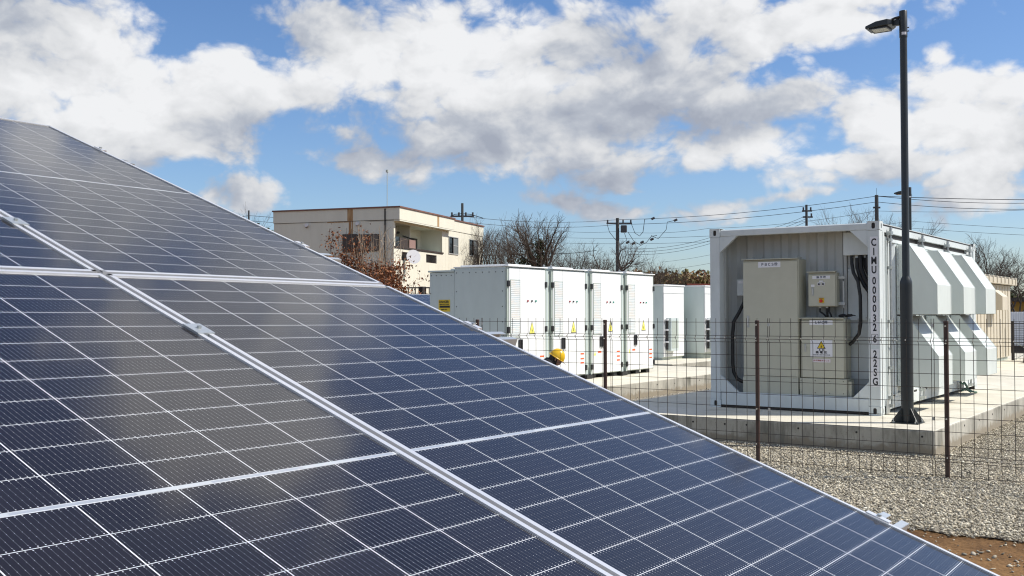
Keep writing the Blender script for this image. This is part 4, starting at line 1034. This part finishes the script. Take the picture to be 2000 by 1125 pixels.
# second mesh fence at the far right
f2 = thing('boundary_fence', 'dark wire fence with thick post right of the beige shed', 'fence', (-1.3, 17.6, 0))
c0 = at(1978, 668, 29.5); c0.z = 0; f2.location = c0
dirv = Vector((.82, .57, 0)).normalized()
for k in range(3):
    p = dirv*(2.0*k); obj('post', MB().tube([p, p+Vector((0, 0, 1.42+PAD*0))], .04, 8), 'roof_dark', f2)
for z in np.arange(.3, 1.45, .065): obj('wire', MB().tube([Vector((0, 0, z)), dirv*4+Vector((0, 0, z))], .006, 4), 'roof_dark', f2)
for k in range(44): p = dirv*(.1*k); obj('wire', MB().tube([p+Vector((0, 0, .25)), p+Vector((0, 0, 1.42))], .005, 4), 'roof_dark', f2)
obj('brace', MB().tube([Vector((0, 0, .3)), dirv*1.0+Vector((0, 0, .85))], .012, 4).tube([dirv*1.0+Vector((0, 0, .3)), Vector((0, 0, .85))], .012, 4), 'cabinet_gap', f2)
rot35 = YAW
def facing(px, py0, py1, w_px, d):      # width and heights of something squarely seen at distance d
    a = at(px, py1, d); b = at(px+w_px, py1, d); t = at(px, py0, d); return a, (b-a).length, t.z
a, w_, zt = facing(1972, 609, 676, 60, 38)
ws2 = thing('sheet_wall', 'white corrugated sheet wall beyond the boundary fence', 'wall', (a.x, a.y, 0), (0, 0, rot35))
obj('sheet', MB().sheet([(x, y, .45) for x, y in corr(0, w_, 0, .09, .02)], (0, 0, zt-.45), (0, .01, 0)), 'sheet_white', ws2)
box('base', 'roof_dark', ws2, 0, w_, .015, .3, 0, .45)
a, w_, zt = facing(1966, 584, 640, 55, 47)
oh = thing('ochre_building', 'small ochre building under a dark eave behind the sheet wall', 'building', (a.x, a.y, 0), (0, 0, rot35))
box('wall', 'ochre', oh, 0, w_, 0, 3, 0, zt-.12); box('eave', 'roof_dark', oh, -.3, w_+.4, -.35, 3.2, zt-.118, zt+.05)

# ------------------------------------------------------------------ the two-storey building
A_ = Vector((-.275, .961, 0)).normalized(); B_ = Vector((-A_.y, A_.x, 0))
BO = at(769, 611, 50); BO.z = 0
ang = math.atan2(A_.y, A_.x)
bd = thing('apartment_building', 'cream two storey flat roofed building with balcony recess and rusty streaks', 'building', BO, (0, 0, ang))
# local: x along the sunny face (0..12.1), y towards the left end of the shaded face (0..6.6), outside of the sunny face is y < 0
def clad(x0, x1, y0, y1, z0, z1, m_, name='wall', step=None):
    return box(name, m_, bd, x0, x1, y0, y1, z0, z1)
HT = 6.78
clad(0, .10, .10, 6.62, 0, 6.16, 'wall_shade')                       # shaded end wall
clad(12.0, 12.09, .10, 6.62, 0, 6.16, 'wall_light'); clad(.1, 12.0, 6.52, 6.62, 0, 6.16, 'wall_light')
# sunny wall with real openings: strips around recess and windows
def wall_with_holes(x0, x1, z0, z1, holes, y0, y1, m_):
    xs = sorted({x0, x1, *[h[0] for h in holes], *[h[1] for h in holes]}); zs = sorted({z0, z1, *[h[2] for h in holes], *[h[3] for h in holes]})
    mb = MB()
    for i in range(len(xs)-1):
        run = None
        for j in range(len(zs)-1):
            cx_, cz_ = (xs[i]+xs[i+1])/2, (zs[j]+zs[j+1])/2
            solid = not any(h[0] < cx_ < h[1] and h[2] < cz_ < h[3] for h in holes)
            if solid:
                if run is None: run = zs[j]
            if run is not None and (not solid or j == len(zs)-2):
                mb.box(xs[i], xs[i+1], y0, y1, run, zs[j+1] if solid else zs[j]); run = None
    return obj('wall', mb, m_, bd)
holes = [(.16, 5.95, 4.90, 6.05), (6.85, 8.15, 4.92, 5.80), (9.88, 11.23, 4.96, 5.84), (.88, 2.22, 4.24, 4.67), (3.84, 5.20, 4.27, 4.70)]
wall_with_holes(0, 12.09, 0, 6.16, holes, 0, .0995, 'wall_light')
box('parapet', 'wall_light', bd, 6.9, 12.13, -.03, .10, 6.165, 6.74)
box('parapet', 'wall_light', bd, -.02, 6.895, -.32, .10, 6.165, 6.74)
box('parapet', 'wall_shade', bd, -.035, -.021, -.32, 6.64, 6.165, 6.74)
box('parapet', 'wall_shade', bd, -.02, .08, .101, 6.64, 6.165, 6.74); box('parapet', 'wall_light', bd, 12.05, 12.13, .101, 6.64, 6.165, 6.74); box('parapet', 'wall_light', bd, .081, 12.049, 6.55, 6.64, 6.165, 6.74)
box('soffit', 'wall_shade', bd, -.0, 6.88, -.31, 1.4, 6.10, 6.16)
cop = box('coping', 'coping', bd, -.08, 6.94, -.37, 6.69, 6.741, 6.81); box('coping', 'coping', bd, 6.941, 12.18, -.08, 6.69, 6.741, 6.81)
box('roof', 'wall_shade', bd, .1, 12.0, .1, 6.5, 6.30, 6.40)
# balcony recess
box('recess_back', 'wall_light', bd, .12, 6.0, 1.25, 1.33, 4.8, 6.10); box('recess_side', 'wall_shade', bd, 5.955, 6.0, .10, 1.25, 4.9, 6.10)
box('balcony_floor', 'cabinet_gap', bd, .12, 6.0, .0, 1.25, 4.80, 4.897)
box('balcony_sill', 'shutter_brown', bd, .05, 6.05, -.05, .10, 4.83, 4.9)
for x0, x1, m_ in ((.2, 1.0, 'glass_dark'), (1.02, 1.9, 'glass_screen'), (3.4, 4.4, 'shutter_brown'), (4.42, 5.4, 'glass_dark')):
    f_ = box('window', 'shutter_brown', bd, x0, x1, 1.20, 1.249, 4.95, 5.62); box('pane', m_, f_, x0+.06, x1-.06, 1.185, 1.199, 5.0, 5.56)
box('balcony_panel', 'glass_dark', bd, .2, 1.25, .30, .34, 4.9, 5.42); box('balcony_panel', 'shutter_brown', bd, 1.30, 2.30, .30, .34, 4.9, 5.40); box('balcony_panel', 'rail_pink', bd, 2.35, 3.10, .26, .298, 4.92, 5.36)
box('partition', 'wall_light', bd, 2.9, 3.0, .5, 1.2, 5.35, 6.1)
obj('wall_lamp', MB().tube([(2.2, 1.1, 5.72), (2.6, .95, 5.75)], .06, 8), 'roof_dark', bd); obj('bracket', MB().tube([(2.3, .6, 5.55), (3.1, .35, 5.40)], .03, 6), 'roof_dark', bd)
for x in (.5, 3.4): obj('vent_cap', MB().tube([(x, 1.25, 5.93), (x, 1.1, 5.93)], .09, 10), 'roof_dark', bd)
def window(x0, x1, z0, z1, left_dark=True):
    f_ = obj('window', MB().box(x0, x1, -.035, .02, z0-.05, z0).box(x0, x1, -.035, .02, z1, z1+.04).box(x0-.04, x0, -.035, .02, z0-.05, z1+.04).box(x1, x1+.04, -.035, .02, z0-.05, z1+.04), 'window_alu', bd)
    xm = (x0+x1)/2
    box('pane', 'glass_dark', f_, x0, xm, .03, .045, z0, z1); box('pane', 'glass_screen', f_, xm+.001, x1, .0, .012, z0, z1)
    box('mullion', 'shutter_brown', f_, xm-.03, xm+.03, -.012, -.001, z0, z1); box('mullion', 'window_alu', f_, xm+.031, x1, -.011, -.001, (z0+z1)/2-.02, (z0+z1)/2+.02)
window(*holes[1]); window(*holes[2])
for hh_ in holes[3:]:
    f_ = obj('window', MB().box(hh_[0], hh_[1], .005, .02, hh_[2], hh_[2]+.03).box(hh_[0], hh_[1], .005, .02, hh_[3]-.03, hh_[3]), 'shutter_brown', bd)
    box('pane', 'glass_dark', f_, hh_[0], hh_[1], .06, .07, hh_[2], hh_[3])
    for x in np.linspace(hh_[0]+.08, hh_[1]-.08, 9): box('bar', 'shutter_brown', f_, x-.02, x+.02, .03, .045, hh_[2]+.03, hh_[3]-.03)
# shaded face details (x < 0 side)
f_ = box('window', 'shutter_brown', bd, -.05, -.001, .74, 2.68, 4.66, 5.49); box('shutter', 'shutter_brown', f_, -.10, -.051, 1.95, 2.72, 4.66, 5.52)
for y in (1.35, 1.95): box('mullion', 'roof_dark', f_, -.07, -.051, y-.03, y+.03, 4.7, 5.45)
box('pane', 'screen_brown', f_, -.058, -.0505, .80, 1.90, 4.72, 5.44)
for y in (4.72, 1.92):
    v_ = obj('vent_cap', MB().tube([(-.001, y, 6.02), (-.12, y, 6.02)], .09, 12), 'dish_white', bd); obj('vent_mouth', MB().tube([(-.09, y, 5.92), (-.09, y, 5.90)], .06, 8), 'roof_dark', v_)
box('rust_streak', 'rust', bd, -.0385, -.0355, 2.18, 2.48, 6.17, 6.74); box('rust_streak', 'rust', bd, -.003, -.0005, 2.2, 2.42, 5.50, 6.158)
box('rust_streak', 'rust', bd, -.003, -.0005, 2.42, 3.6, 6.10, 6.143); box('rust_streak', 'rust', bd, 4.55, 4.80, -.3235, -.3205, 6.17, 6.72)
box('band_joint', 'roof_dark', bd, -.012, -.0005, .0, 6.62, 6.145, 6.162)
for y in np.arange(.45, 6.6, .455): box('cladding_joint', 'wall_shade', bd, -.004, -.0008, y-.010, y+.010, 0, 6.14)
for x in np.arange(.5, 12.0, .455):
    if x > 6.1: box('cladding_joint', 'wall_light', bd, x-.01, x+.01, -.003, -.0006, 0 , 4.85 if 6.75 < x < 8.25 or 9.8 < x < 11.3 else 6.15)
    else: box('cladding_joint', 'wall_light', bd, x-.01, x+.01, -.003, -.0006, 0, 4.2)
obj('conduit', MB().tube([(-.06, .44, 0), (-.06, .44, 6.7)], .035, 6), 'roof_dark', bd)
obj('antenna_mast', MB().tube([(.3, .5, 6.8), (.3, .5, 8.55)], .016, 6).tube([(.3, .5, 8.50), (.3, .5, 8.62)], .07, 8), 'cabinet_gap', bd)
dn = Vector((-.75, -.62, .22)).normalized(); dc = Vector((1.33, -.42, 4.42))
dsh = obj('satellite_dish', MB().tube([dc+dn*.05, dc+dn*.02, dc-dn*.06], [.36, .345, .12], 20), 'dish_white', bd, smooth=True)
obj('dish_arm', MB().tube([(1.33, -.28, 4.40), (1.1, -.05, 4.3), (1.1, -.05, 3.2)], .03, 6), 'cabinet_gap', dsh)

# ornamental black fence in front of it
ofn = thing('iron_fence', 'low black ornamental iron fence at the foot of the cream building', 'fence', (0, 0, 0))
c0 = at(764, 576, 46); c0.z = 0; ofn.location = c0; e0 = at(845, 576, 46); dv_ = Vector((e0.x-c0.x, e0.y-c0.y, 0)); Lf = dv_.length; dv_.normalize()
zt = at(800, 562, 46).z; zb = zt-.62
obj('rail', MB().tube([Vector((0, 0, zt)), dv_*Lf+Vector((0, 0, zt))], .03, 6), 'roof_dark', ofn); obj('rail', MB().tube([Vector((0, 0, zb)), dv_*Lf+Vector((0, 0, zb))], .03, 6), 'roof_dark', ofn)
for k in range(13):
    p = dv_*(Lf*k/12); obj('bar', MB().tube([p+Vector((0, 0, .0)), p+Vector((0, 0, zt))], .022, 5), 'roof_dark', ofn)
    if k < 12:
        cpt = p+dv_*(Lf/24); r_ = Lf/24-.03
        obj('scroll', MB().tube([cpt+dv_*(r_*math.cos(t))+Vector((0, 0, zb+.3+r_*math.sin(t))) for t in np.linspace(0, 2*PI, 13)], .018, 4, caps=False), 'roof_dark', ofn)
for k in (0, 9): p = dv_*(Lf*k/12); obj('post', MB().box(p.x-.12, p.x+.12, p.y-.12, p.y+.12, 0, zt+.05), 'roof_dark', ofn)
# small dark roofed shed beyond the right end of the cabinets
rs_ = at(1300, 560, 55); rs_.z = 0
ds = thing('dark_shed', 'distant dark roofed shed with red fascia left of the container', 'shed', rs_, (0, 0, YAW+.25))
zt = at(1340, 557, 55).z
box('wall', 'wall_green', ds, .2, 3.4, .3, 3, 0, zt-.05); box('roof', 'roof_dark', ds, -.6, 3.6, 0, 3.2, zt-.05, zt+.06); box('fascia', 'roof_red', ds, 1.2, 3.65, -.05, -.001, zt-.0, zt+.09)

# ------------------------------------------------------------------ trees
def grow(mb, p, d, L, r, depth, rnd, spread, up, kids):
    steps = 3
    pts = [p]; q_ = p.copy(); dd = d.copy()
    for i in range(steps):
        dd = (dd+Vector((rnd.gauss(0, .13), rnd.gauss(0, .13), rnd.gauss(0, .08)+up*.06))).normalized()
        q_ = q_+dd*(L/steps); pts.append(q_.copy())
    n = 6 if r > .06 else (4 if r > .02 else 3)
    mb.tube(pts, r, n, r*.62, caps=False)
    if depth == 0: return
    k = kids if depth > 1 else kids+1
    for i in range(k):
        t = .35+.65*(i+1)/k if i < k-1 else 1.0
        base = pts[0].lerp(pts[-1], t) if t < 1 else pts[-1]
        idx = min(steps-1, int(t*steps)); base = pts[idx].lerp(pts[idx+1], min(1, t*steps-idx)) if t < 1 else pts[-1]
        a = rnd.uniform(0, 2*PI); o_ = dd.orthogonal().normalized(); o_.rotate(Matrix.Rotation(a, 3, dd))
        sp_ = spread*rnd.uniform(.55, 1.25) if i < k-1 else spread*.4
        nd = (dd*math.cos(sp_)+o_*math.sin(sp_)+Vector((0, 0, up*.25))).normalized()
        grow(mb, base, nd, L*rnd.uniform(.62, .86), r*(.62 if i == k-1 else .50), depth-1, rnd, spread, up, kids)
def bare_tree(px, py_top, d, label, seed, trunk_r=.16, depth=5, kids=3, spread=.62, up=.35, lean=(0, 0), mb_='bark', multi=1, name='bare_tree', cat='tree', trunk_frac=.30, cut=None):
    top = at(px, py_top, d); H = top.z; rnd = random.Random(seed)
    r = thing(name, label, cat, (top.x, top.y, 0), (0, 0, 0), 'bare winter trees behind the site')
    tr, cr = MB(), MB()
    rg = Vector((math.cos(YAW), math.sin(YAW), 0)); fw = Vector((-math.sin(YAW), math.cos(YAW), 0))
    for k in range(multi):
        ln = (rg*(lean[0]+(k-(multi-1)/2)*.35)+fw*rnd.uniform(-.15, .15))
        th = H*trunk_frac
        pts = [Vector((0, 0, -.1))+rg*(.18*(k-(multi-1)/2)), Vector((0, 0, th*.5))+ln*th*.45, Vector((0, 0, th))+ln*th]
        tr.tube(pts, trunk_r, 8, trunk_r*.72)
        d0 = (Vector((0, 0, 1))+ln*.8).normalized()
        # total reach of a branch chain is about 3.1 x its first length
        L0 = (H-th)/ (2.9 if depth >= 5 else 2.5)
        for i in range(kids+1):
            a = 2*PI*i/(kids+1)+rnd.uniform(-.4, .4); dv2 = Vector((math.cos(a), math.sin(a), 0))
            nd = (d0+dv2*spread*rnd.uniform(.5, 1.1)).normalized()
            grow(cr, pts[-1]-Vector((0, 0, th*.12*rnd.random())), nd, L0*rnd.uniform(.85, 1.1), trunk_r*.58, depth-1, rnd, spread, up, kids)
    obj('trunk', tr, mb_, r); c_ = obj('crown', cr, mb_, r)
    zmax = max(v[2] for v in cr.v); s_ = H/zmax
    for ch in r.children: ch.scale = (s_, s_, s_)
    return r
bare_tree(968, 408, 60, 'bare tree with several leaning stems directly behind the right end of the building', 3, .14, 6, 3, .62, .42, multi=3, lean=(-.05, 0), trunk_frac=.36)
t2 = bare_tree(1045, 408, 57, 'bare tree with ivy wrapped trunk, tallest behind the battery cabinets', 8, .19, 6, 3, .74, .32, lean=(.04, 0), trunk_frac=.50)
bare_tree(1010, 410, 66, 'thin bare tree between the building and the ivy clad tree', 21, .12, 6, 3, .60, .45, multi=2, trunk_frac=.36)
bare_tree(1106, 458, 62, 'low spreading bare tree right of the ivy clad trunk', 5, .12, 6, 3, .85, .3, multi=3, trunk_frac=.40)
bare_tree(1198, 462, 70, 'bare crooked tree standing at the near utility pole', 12, .16, 6, 3, .92, .2, trunk_frac=.50)
bare_tree(1265, 480, 68, 'bare fan shaped tree between utility pole and container', 15, .12, 6, 3, .80, .35, multi=3, trunk_frac=.36)
bare_tree(1150, 486, 75, 'small bare tree low between the spreading tree and the pole', 31, .09, 5, 3, .75, .3, multi=2, trunk_frac=.4)
bare_tree(1672, 394, 82, 'bare treetop showing above the container roof left of a pole', 17, .13, 6, 3, .72, .4, multi=2, trunk_frac=.42)
bare_tree(1745, 412, 75, 'bare treetop behind the lamp post above the container', 19, .12, 6, 3, .7, .35, trunk_frac=.42)
bare_tree(1892, 440, 46, 'large bare tree behind the container right end', 23, .12, 6, 3, .78, .34, multi=2, lean=(.1, 0), trunk_frac=.36)
bare_tree(1978, 484, 44, 'bare tree above the storage shed at the right edge', 29, .10, 6, 3, .85, .3, multi=2, trunk_frac=.36)
bare_tree(1838, 464, 60, 'thin bare tree rising behind the ventilation hoods', 37, .10, 6, 3, .75, .35, multi=2, trunk_frac=.45)
bare_tree(452, 392, 70, 'faint bare treetop peeking above the array edge, left of building', 41, .10, 5, 3, .5, .5, trunk_frac=.45)
bare_tree(512, 425, 66, 'bare tree at the left end of the cream building', 43, .10, 5, 3, .6, .5, trunk_frac=.45)

def leaf_cloud(centres, n, size, rnd, flat=1.0):
    pts = np.array([c for c in centres]); idx = rnd.integers(0, len(pts), n)
    P = pts[idx][:, :3]+rnd.normal(0, 1, (n, 3))*pts[idx][:, 3:4]*np.array([1, 1, flat])
    a = rnd.normal(0, 1, (n, 3)); a /= np.linalg.norm(a, axis=1)[:, None]; b = np.cross(a, rnd.normal(0, 1, (n, 3))); b /= np.linalg.norm(b, axis=1)[:, None]
    s_ = size*rnd.uniform(.6, 1.3, (n, 1)); nrm = np.cross(a, b)
    V = np.stack([P-a*s_, P+b*s_*.55+nrm*s_*.15, P+a*s_, P-b*s_*.55+nrm*s_*.15], 1).reshape(-1, 3)
    return V.tolist(), [(4*i, 4*i+1, 4*i+2, 4*i+3) for i in range(n)]
nr = np.random.default_rng(5)
# ivy on the second tree
Ht2 = at(1045, 408, 57).z
rg = Vector((math.cos(YAW), math.sin(YAW), 0))
cent = []
for z in np.linspace(.25, .74, 14)*Ht2:
    for sg in (.11, .18): cent.append((rg.x*.05*z, rg.y*.05*z, z, sg))
for f in np.linspace(0, 1, 5): cent.append((rg.x*(.2-.9*f), rg.y*(.2-.9*f), Ht2*(.48+.12*f), .12))
V, Fc = leaf_cloud(cent, 2600, .085, nr)
obj('ivy', MB().add(V, Fc), 'ivy_leaf', t2)

def bush(px, d, w, h, label, leaves, seed, pale=False, shoots=14, top_bare=.0):
    c = at(px, 611, d); rnd = random.Random(seed)
    r = thing('bush', label, 'bush', (c.x, c.y, 0), (0, 0, 0), 'shrubs in front of the building')
    st = MB(); cen = []
    for k in range(shoots):
        a = rnd.uniform(0, 2*PI); rr = w*.5*math.sqrt(rnd.random()); tip = Vector((rr*math.cos(a), rr*math.sin(a), h*rnd.uniform(.55, 1.0)))
        base = Vector((tip.x*.25, tip.y*.25, 0)); mid = base.lerp(tip, .55)+Vector((rnd.gauss(0, .12), rnd.gauss(0, .12), .1))
        st.tube([base, mid, tip], .022, 4, .006, caps=False)
        for q_ in range(7):
            t = rnd.uniform(.25, .98); p = base.lerp(tip, t)+Vector((rnd.gauss(0, .06), rnd.gauss(0, .06), 0))
            e = p+Vector((rnd.gauss(0, .28), rnd.gauss(0, .28), rnd.uniform(.1, .5)))
            st.tube([p, e], .009, 3, .004, caps=False)
            if e.z < h*(1-top_bare): cen.append((e.x, e.y, e.z, .15)); cen.append((p.x, p.y, p.z, .16))
    obj('stems', st, 'bark_pale' if pale else 'bark', r)
    if leaves:
        V, Fc = leaf_cloud(cen, int(leaves*1.5), .062, np.random.default_rng(seed)); obj('foliage', MB().add(V, Fc), 'brown_leaf', r)
    return r
bush(682, 43, 2.1, 5.3, 'shrub with russet leaves before the shaded wall, left of the window', 3600, 2, shoots=34, top_bare=.06)
bush(620, 44, 1.6, 4.3, 'sparse twiggy shrub low against the shaded wall', 120, 9, True, shoots=12, top_bare=.3)
bush(737, 42, 2.3, 5.3, 'shrub with bare upper twigs and dense brown leaves at the building corner', 5200, 4, True, shoots=48, top_bare=.32)
bush(770, 41, 1.9, 3.3, 'low russet shrub right of the building corner', 2600, 6, shoots=26)
bush(812, 42, 1.7, 2.7, 'pale bare sprouting shrub before the sunny wall', 500, 8, True, shoots=26, top_bare=.45)
bush(708, 40, 1.9, 3.3, 'brown leaved shrub low behind the array edge', 2600, 14, shoots=24)
# thicket and hedges
def mass(name, px0, px1, py_top, d, n, size, m_, label=None, thick=3., base=0.):
    a = at(px0, py_top, d); b = at(px1, py_top, d); zt = a.z
    rd = np.random.default_rng(int(px0)+2000); t = rd.random(n)
    P = np.stack([a.x+(b.x-a.x)*t, a.y+(b.y-a.y)*t, base+(zt-base)*rd.random(n)**.7*(.86+.08*np.sin(t*31)+.06*np.sin(t*73+1))], 1)
    P[:, :2] += rd.normal(0, thick*.3, (n, 2))
    V, Fc = leaf_cloud([(*p_, .12) for p_ in P], n, size, rd)
    o = obj(name, MB().add(V, Fc), m_); o['kind'] = 'stuff'; return o
mass('thicket', 1230, 1420, 527, 85, 16000, .20, 'thicket_leaf', thick=5)
mass('hedge', 1955, 2060, 570, 52, 5000, .12, 'hedge_leaf', thick=1.5)
mass('undergrowth', 440, 545, 445, 72, 3000, .2, 'hedge_leaf', thick=2, base=3.5)
mass('hedge', 1560, 1960, 572, 90, 12000, .24, 'thicket_leaf', thick=5)
mass('hedge', -700, 540, 560, 95, 14000, .4, 'thicket_leaf', thick=5)

# ------------------------------------------------------------------ utility poles and lines
def utility_pole(px, py, d, label, r=.16, arms=(), extra=None):
    t = at(px, py, d)
    u = thing('utility_pole', label, 'utility pole', (t.x, t.y, 0), (0, 0, YAW), 'utility poles of the overhead line')
    obj('pole', MB().tube([(0, 0, -.2), (0, 0, t.z)], r, 12, r*.75), 'utility_pole', u)
    for dz, w0, w1 in arms:
        a = obj('crossarm', MB().box(w0, w1, -.06, .06, t.z-dz-.06, t.z-dz+.06), 'insulator', u)
        for x in np.linspace(w0+.1, w1-.1, 4):
            if abs(x) > .2: obj('insulator', MB().tube([(x, 0, t.z-dz+.06), (x, 0, t.z-dz+.30)], .07, 8), 'insulator', a)
    return u, t
u1, t1 = utility_pole(903, 397, 80, 'utility pole behind the building roof with insulator crossarm', .13, ((1.0, -.9, .9),))
obj('strain_wires', MB().tube([(-1.1, 0, t1.z-1.15), (-.6, 0, t1.z-.85), (.0, 0, t1.z-.8), (.6, 0, t1.z-.85), (1.6, 0, t1.z-1.15)], .035, 4), 'wire_black', u1)
u2, t2_ = utility_pole(1206, 426, 90, 'nearest utility pole with switch box, standing behind the cabinets', .19, ((.45, -.95, 1.25),))
obj('switch_unit', MB().box(.28, .80, -.2, .2, t2_.z-1.25, t2_.z-.62), 'insulator', u2, bevel=.05)
for pts in ([(-.9, 0, t2_.z-.5), (-.7, 0, t2_.z-1.2), (-.15, 0, t2_.z-1.9)], [(1.2, 0, t2_.z-.5), (1.5, 0, t2_.z-1.3), (1.9, 0, t2_.z-1.55), (2.2, 0, t2_.z-1.2), (2.35, 0, t2_.z-.1), (3.0, 0, t2_.z-.05)],
            [(.6, 0, t2_.z-1.3), (.8, 0, t2_.z-1.9), (.2, 0, t2_.z-2.3)], [(.9, 0, t2_.z-1.2), (1.4, 0, t2_.z-2.0), (2.0, 0, t2_.z-2.35), (2.5, 0, t2_.z-2.1), (2.9, 0, t2_.z-1.6), (3.4, 0, t2_.z-1.5)],
            [(2.9, 0, t2_.z-1.5), (3.5, 0, t2_.z-1.8), (4.2, 0, t2_.z-1.0), (4.3, 0, t2_.z-.35), (5.0, 0, t2_.z-.2)]):
    obj('jumper_cable', MB().tube(pts, .028, 4), 'wire_black', u2)
for x, z in ((.85, -2.1), (1.35, -2.2), (2.1, -2.1), (2.95, -1.85), (3.05, -.05), (5.0, -.2)): obj('insulator', MB().tube([(x-.12, 0, t2_.z+z-.05), (x+.15, 0, t2_.z+z+.08)], .10, 8), 'insulator', u2)
u3, t3 = utility_pole(1575, 400, 85, 'utility pole above the middle of the container roof', .13, ((.5, -.35, .45), (1.0, -.3, .5)))
u4, t4 = utility_pole(1712, 381, 75, 'thick utility pole above the container near corner', .17, ((.9, -.25, .25),))
obj('lightning_rod', MB().tube([(0, 0, t4.z), (0, 0, t4.z+.5)], .012, 4), 'insulator', u4)
u0, t0 = utility_pole(486, 411, 85, 'slim utility pole just above the array edge left of the building', .09)

def line(pts, sag, r, label, n=1, gap=.35):
    g_ = thing('overhead_line', label, 'power line', (0, 0, 0), (0, 0, 0), 'overhead lines')
    P = [at(*p) for p in pts]; o_ = P[0].copy(); o_.z = 0; g_.location = o_
    for k in range(n):
        path = []
        for a, b in zip(P[:-1], P[1:]):
            for t in np.linspace(0, 1, 9)[(0 if not path else 1):]:
                p = a.lerp(b, t); p.z -= sag*4*t*(1-t)+gap*k; path.append(p-o_)
        obj('wire', MB().tube(path, r*.68, 4), 'wire_black', g_)
    return g_
line([(300, 424, 84), (486, 421, 85), (900, 422, 80), (1206, 429, 90), (1712, 383, 75), (2150, 391, 72)], .35, .030, 'main overhead line of two wires from building past both poles', 2, .42)
line([(1712, 383, 74), (2150, 390, 71)], .1, .04, 'thick overhead cable running right from the pole above the container', 1)
line([(1040, 444, 120), (1206, 452, 110), (1385, 446, 105), (1712, 412, 90), (2150, 400, 90)], .3, .028, 'faint wire below the main line crossing behind the near pole', 1)
line([(1060, 463, 120), (1385, 461, 110), (1575, 448, 105)], .2, .032, 'middle horizontal wire reaching the container top left corner', 2, .6)
line([(900, 497, 70), (1040, 494, 66), (1165, 489, 66)], .12, .035, 'low sagging cable across the ivy clad trunk', 1)
line([(1206, 484, 90), (1400, 460, 87), (1575, 421, 85)], .45, .026, 'triple branch line rising from the near pole to the roof pole', 3, .25)
line([(1290, 512, 120), (1400, 495, 110)], .1, .022, 'three short low wires left of the container edge', 3, .9)
line([(1575, 452, 105), (1780, 432, 90), (2150, 452, 95)], .1, .026, 'two parallel wires right of the lamp post', 2, .6)

# what the setting pieces look like
for nm, lb in (('ground', 'brown bare soil at the lower right and under the panels'), ('gravel_bed', 'pale tan crushed stone yard around the concrete slab'),
               ('gravel', 'loose pale crushed stones in front of the wire mesh fence'), ('loose_stones', 'few pale stones strewn over the brown soil at lower right'),
               ('concrete_pad', 'stained concrete slab carrying the container and the lamp post'), ('concrete_footing', 'concrete slab under the row of white battery cabinets'),
               ('concrete_plinth', 'rear concrete slab under the white equipment cabinets'), ('concrete_step', 'small concrete block lying before the beige shed'),
               ('thicket', 'brown winter thicket left of the container top'), ('hedge', 'clipped green hedge above the ochre building at the right edge'),
               ('undergrowth', 'dark green growth at the left end of the cream building'), ('hedge.001', 'brownish scrub low behind the container and hoods'), ('hedge.002', 'far scrub behind the solar array and the cream building')):
    if nm in bpy.data.objects: bpy.data.objects[nm]['label'] = lb
